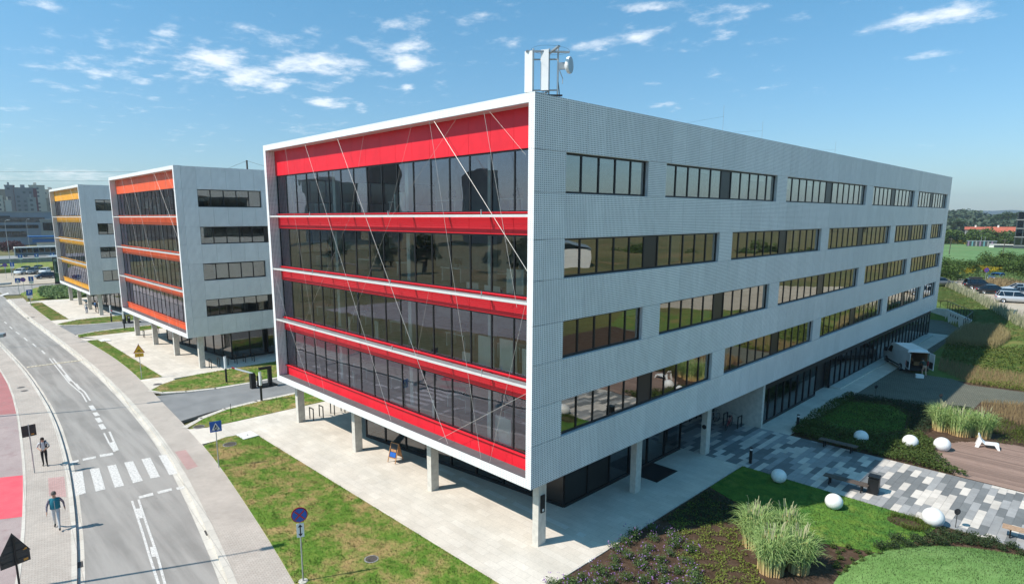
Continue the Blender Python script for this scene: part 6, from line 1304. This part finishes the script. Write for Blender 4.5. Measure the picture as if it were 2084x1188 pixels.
# ------------------------------------------------------------------ people
for n,c in (('cloth_teal',(.01,.17,.23)),('cloth_plaid',(.10,.10,.17)),('cloth_grey',(.52,.52,.53)),('cloth_white',(.62,.62,.62)),('cloth_black',(.012,.013,.015)),('cloth_blue',(.05,.12,.25)),('cloth_navy',(.015,.02,.04)),('hair_brown',(.03,.018,.012)),('hair_grey',(.12,.10,.09)),('shoe',(.02,.018,.017)),('cloth_green',(.03,.05,.04))): plain(n,c,.85,0,.15,30.)
s=NT('cloth_check'); p=s.tc('Object'); x=s.n('ShaderNodeSeparateXYZ'); s.lk(p,x.inputs[0])
f1=s.ma('GREATER_THAN',s.ma('FRACT',s.ma('MULTIPLY',x.outputs[2],16.)),.55); f2=s.ma('GREATER_THAN',s.ma('FRACT',s.ma('MULTIPLY',s.ma('ADD',x.outputs[0],x.outputs[1]),16.)),.55)
s.set(s.mix(s.ma('MULTIPLY',s.ma('ADD',f1,f2),.5),c_(.035,.04,.09),c_(.36,.30,.34)),.85)
def person(loc,rz,label,pose,mats,hair='hair_brown',scale=1.,extra=None,group=None):
    """pose: joint name -> xyz (x forward, y left); mats: skin, top, sleeve, legs, shoe"""
    B=thing('person',label,'person',loc,rz,group); J=dict(pelvis=(0,0,.96),waist=(0,0,1.10),chest=(.01,0,1.32),neck=(.0,0,1.49),head0=(.015,0,1.58),head1=(.02,0,1.67),head2=(.01,0,1.735))
    for s_,n in ((1,'l'),(-1,'r')):
        J['sh_'+n]=(0,s_*.185,1.42); J['el_'+n]=(-.02,s_*.26,1.14); J['wr_'+n]=(.06,s_*.27,.90); J['hip_'+n]=(0,s_*.095,.92); J['kn_'+n]=(.03,s_*.10,.50); J['an_'+n]=(0,s_*.10,.09); J['toe_'+n]=(.17,s_*.12,.03)
    J.update(pose); hd=pose.get('headtilt',(0,0))
    E=[('pelvis','waist',1),('waist','chest',1),('chest','neck',1),('neck','head0',0),('head0','head1',0),('head1','head2',0)]; Rr=dict(pelvis=.135,waist=.125,chest=.145,neck=.06,head0=.075,head1=.088,head2=.06)
    for n in 'lr':
        E+=[('chest','sh_'+n,1),('sh_'+n,'el_'+n,2),('el_'+n,'wr_'+n,5),('pelvis','hip_'+n,3),('hip_'+n,'kn_'+n,3),('kn_'+n,'an_'+n,3),('an_'+n,'toe_'+n,4)]
        Rr.update({'sh_'+n:.068,'el_'+n:.047,'wr_'+n:.030,'hip_'+n:.092,'kn_'+n:.062,'an_'+n:.042,'toe_'+n:.036})
        # hand: palm and five fingers
        w=Vector(J['wr_'+n]); d=(w-Vector(J['el_'+n])).normalized(); sd_=Vector((d.z,0,-d.x)); sd_=sd_.normalized() if sd_.length>.1 else Vector((1,0,0)); J['pa_'+n]=tuple(w+d*.075); Rr['pa_'+n]=.027; E.append(('wr_'+n,'pa_'+n,0))
        for i,(o,l) in enumerate(((-.03,.07),(-.01,.085),(.01,.08),(.03,.062))):
            a=w+d*.11+sd_*o; c=a+d*l*.6+Vector((.02,0,-.01)); J[f'f{i}_{n}']=tuple(a); J[f'g{i}_{n}']=tuple(c); Rr[f'f{i}_{n}']=.010; Rr[f'g{i}_{n}']=.008; E+=[('pa_'+n,f'f{i}_{n}',0),(f'f{i}_{n}',f'g{i}_{n}',0)]
        a=w+d*.05+sd_*-.045; J['th_'+n]=tuple(a); J['ti_'+n]=tuple(a+d*.045+sd_*-.012); Rr['th_'+n]=.011; Rr['ti_'+n]=.009; E+=[('wr_'+n,'th_'+n,0),('th_'+n,'ti_'+n,0)]
    J['nose']=tuple(Vector(J['head1'])+Vector((.095,0,-.03))); Rr['nose']=.016; E.append(('head1','nose',0))
    names=[k for k in J if k!='headtilt']; idx={k:i for i,k in enumerate(names)}
    me=bpy.data.meshes.new('body'); me.from_pydata([J[k] for k in names],[(idx[a],idx[b]) for a,b,_ in E],[]); o=bpy.data.objects.new('body',me); col.objects.link(o)
    md=o.modifiers.new('s','SKIN'); md.use_smooth_shade=True; sv=me.skin_vertices[0].data
    for k in names: r=Rr[k]; sv[idx[k]].radius=(r,r*(1.0)); sv[idx[k]].use_root=(k=='pelvis')
    for k in ('chest','waist','pelvis'): sv[idx[k]].radius=(Rr[k],Rr[k]*.78)
    su=o.modifiers.new('u','SUBSURF'); su.levels=2; su.render_levels=2
    dg=bpy.context.evaluated_depsgraph_get(); m2=bpy.data.meshes.new_from_object(o.evaluated_get(dg)); bpy.data.objects.remove(o); m2.name='body'
    m2.materials.clear()
    for q in mats: m2.materials.append(M(q))
    seg=[(np.array(J[a]),np.array(J[b]),t) for a,b,t in E]; cen=np.zeros(len(m2.polygons)*3); m2.polygons.foreach_get('center',cen); cen=cen.reshape(-1,3); best=np.full(len(cen),9.); mi=np.zeros(len(cen),int)
    for a,b,t in seg:
        ab=b-a; tt=np.clip(((cen-a)@ab)/(ab@ab+1e-9),0,1); dd=np.linalg.norm(cen-(a+tt[:,None]*ab),axis=1); k=dd<best; best[k]=dd[k]; mi[k]=t
    mi=np.where(mi==5,2 if len(mats)<6 else 5,mi); mi[(cen[:,2]>J['neck'][2]+.02)&(np.abs(cen[:,1])<.13)]=0; mi=np.where((mi==1)&(cen[:,2]<J['pelvis'][2]+.02),3,mi)
    m2.polygons.foreach_set('material_index',mi.astype(np.int32)); m2.polygons.foreach_set('use_smooth',[True]*len(m2.polygons)); ob('body',m2,B)
    hc=Vector(J['head1']); b=MB(); b.lathe([(.0,.125),(.05,.115),(.085,.08),(.102,.03),(.104,-.02),(.09,-.05)],18,0,tuple(hc+Vector((-.012,0,.0))),Matrix.Rotation(R_(-14),3,'Y')); part('hair',b,hair,B,smooth=True)
    b=MB()
    for s_ in (1,-1): b.obox(hc+Vector((.086,s_*.034,.0)),(1,0,0),(0,1,0),(0,0,1),.006,.013,.007)
    part('eyes',b,'ink',B); b=MB(); b.obox(hc+Vector((.083,0,-.075)),(1,0,0),(0,1,0),(0,0,1),.006,.022,.005); part('mouth',b,'sign_red',B)
    for s_ in (1,-1): b=MB(); b.obox(hc+Vector((0,s_*.093,-.012)),(1,0,0),(0,1,0),(0,0,1),.018,.008,.03); part('ear',b,'skin',B)
    if extra: extra(B,J)
    B.scale=(scale,)*3; return B
walk=dict(kn_l=(.20,.09,.52),an_l=(.36,.10,.12),toe_l=(.52,.12,.11),kn_r=(-.02,-.09,.50),an_r=(-.26,-.10,.14),toe_r=(-.12,-.12,.03),el_l=(-.14,.30,1.16),wr_l=(-.10,.33,.92),el_r=(.06,-.30,1.15),wr_r=(.20,-.31,.93))
def vest(B,J):
    b=MB(); rings=[]
    for z,rx,ry in ((.98,.150,.205),(1.10,.150,.195),(1.28,.155,.205),(1.40,.120,.175),(1.475,.075,.10)):
        rings.append([(rx*math.cos(t)+.005,ry*math.sin(t),z) for t in [2*math.pi*i/20 for i in range(20)]])
    for a,c in zip(rings[:-1],rings[1:]):
        for i in range(20): j=(i+1)%20; b.face([a[i],a[j],c[j],c[i]])
    part('vest',b,'cloth_teal',B,smooth=True); b=MB(); b.box(.158,.164,-.006,.006,1.0,1.40); part('zip',b,'chrome',B)
x,y=G(117,1073); person((x,y,.0),R_(-12),'man in teal vest, plaid shirt and pale trousers walking on the pavement',walk,['skin','cloth_teal','cloth_check','cloth_grey','shoe'],'hair_grey',1.02,vest)
def pack(B,J):
    b=MB(); b.obox((-.20,0,1.27),(1,0,0),(0,1,0),(0,0,1),.08,.15,.21); part('backpack',b,'cloth_navy',B)
    for s_ in (1,-1): b=MB(); b.path([(-.12,s_*.11,1.46),(.03,s_*.11,1.50),(.125,s_*.11,1.36),(.10,s_*.12,1.18)],.02,5); part('strap',b,'cloth_navy',B)
    b=MB(); b.obox((.30,0,1.10),(1,0,.5),(0,1,0),(-.5,0,1),.05,.07,.008); part('phone',b,'plate_white',B)
phone=dict(el_l=(-.02,.30,1.16),wr_l=(.20,.14,1.08),el_r=(-.02,-.30,1.16),wr_r=(.20,-.14,1.08),kn_l=(.08,.09,.51),an_l=(.06,.10,.09),toe_l=(.22,.12,.03),kn_r=(.04,-.09,.51),an_r=(-.10,-.10,.10),toe_r=(.06,-.12,.03),head1=(.05,0,1.65),head2=(.06,0,1.72))
x,y=G(92,946); person((x,y,.0),R_(-15),'man in pale tee shirt and black trousers with a backpack looking down',phone,['skin','cloth_white','cloth_white','cloth_black','shoe','skin'],'hair_brown',.98,pack)
x,y=G(59,612); person((x,y,.03),R_(170),'distant person in dark clothes walking past the blue parking sign',walk,['skin','cloth_navy','cloth_navy','cloth_black','shoe'])
x,y=G(177,637); person((x,y,.0),R_(200),'person in pale blue clothes standing by the yellow office columns',{},['skin','cloth_white','cloth_white','cloth_blue','shoe'])
x,y=G(195,634); person((x,y,.0),R_(100),'person in dark blue clothes between the yellow office columns',phone,['skin','cloth_blue','cloth_blue','cloth_navy','shoe','skin'])
x,y=G(201,636); person((x,y,.0),R_(260),'person in black clothes behind a yellow office column',{},['skin','cloth_black','cloth_black','cloth_black','shoe'])
lean=dict(pelvis=(-.10,0,.92),waist=(.0,0,1.04),chest=(.20,0,1.20),neck=(.34,0,1.30),head0=(.40,0,1.36),head1=(.46,0,1.42),head2=(.49,0,1.47),sh_l=(.22,.19,1.26),sh_r=(.22,-.19,1.26),el_l=(.42,.24,1.02),wr_l=(.62,.18,.88),el_r=(.40,-.24,1.0),wr_r=(.62,-.18,.86),hip_l=(-.1,.095,.88),hip_r=(-.1,-.095,.88),kn_l=(.06,.10,.48),kn_r=(-.08,-.1,.49),an_l=(-.02,.1,.09),toe_l=(.15,.12,.03),an_r=(-.28,-.1,.1),toe_r=(-.12,-.12,.03))
pv=vc-hd*3.45+rt_*.25; person((pv.x,pv.y,0),math.atan2(hd.y,hd.x),'person bending into the open rear of the white van',lean,['skin','cloth_green','cloth_green','skin','shoe','skin'])

# ------------------------------------------------------------------ summer haze: one even volume round the whole place
hm=bpy.data.materials.new('haze'); hm.use_nodes=True; t=hm.node_tree; t.nodes.remove(t.nodes['Principled BSDF']); pv_=t.nodes.new('ShaderNodeVolumePrincipled'); pv_.inputs['Color'].default_value=(.80,.88,.95,1); pv_.inputs['Density'].default_value=.0002; pv_.inputs['Anisotropy'].default_value=.2
t.links.new(pv_.outputs[0],t.nodes['Material Output'].inputs['Volume'])
b=MB(); b.box(-4300,4300,-4300,4300,-60,130); hz=ob('haze',b.mesh('haze',[hm])); hz['kind']='stuff'; tag(hz,'thin pale summer haze softening the distance','haze')
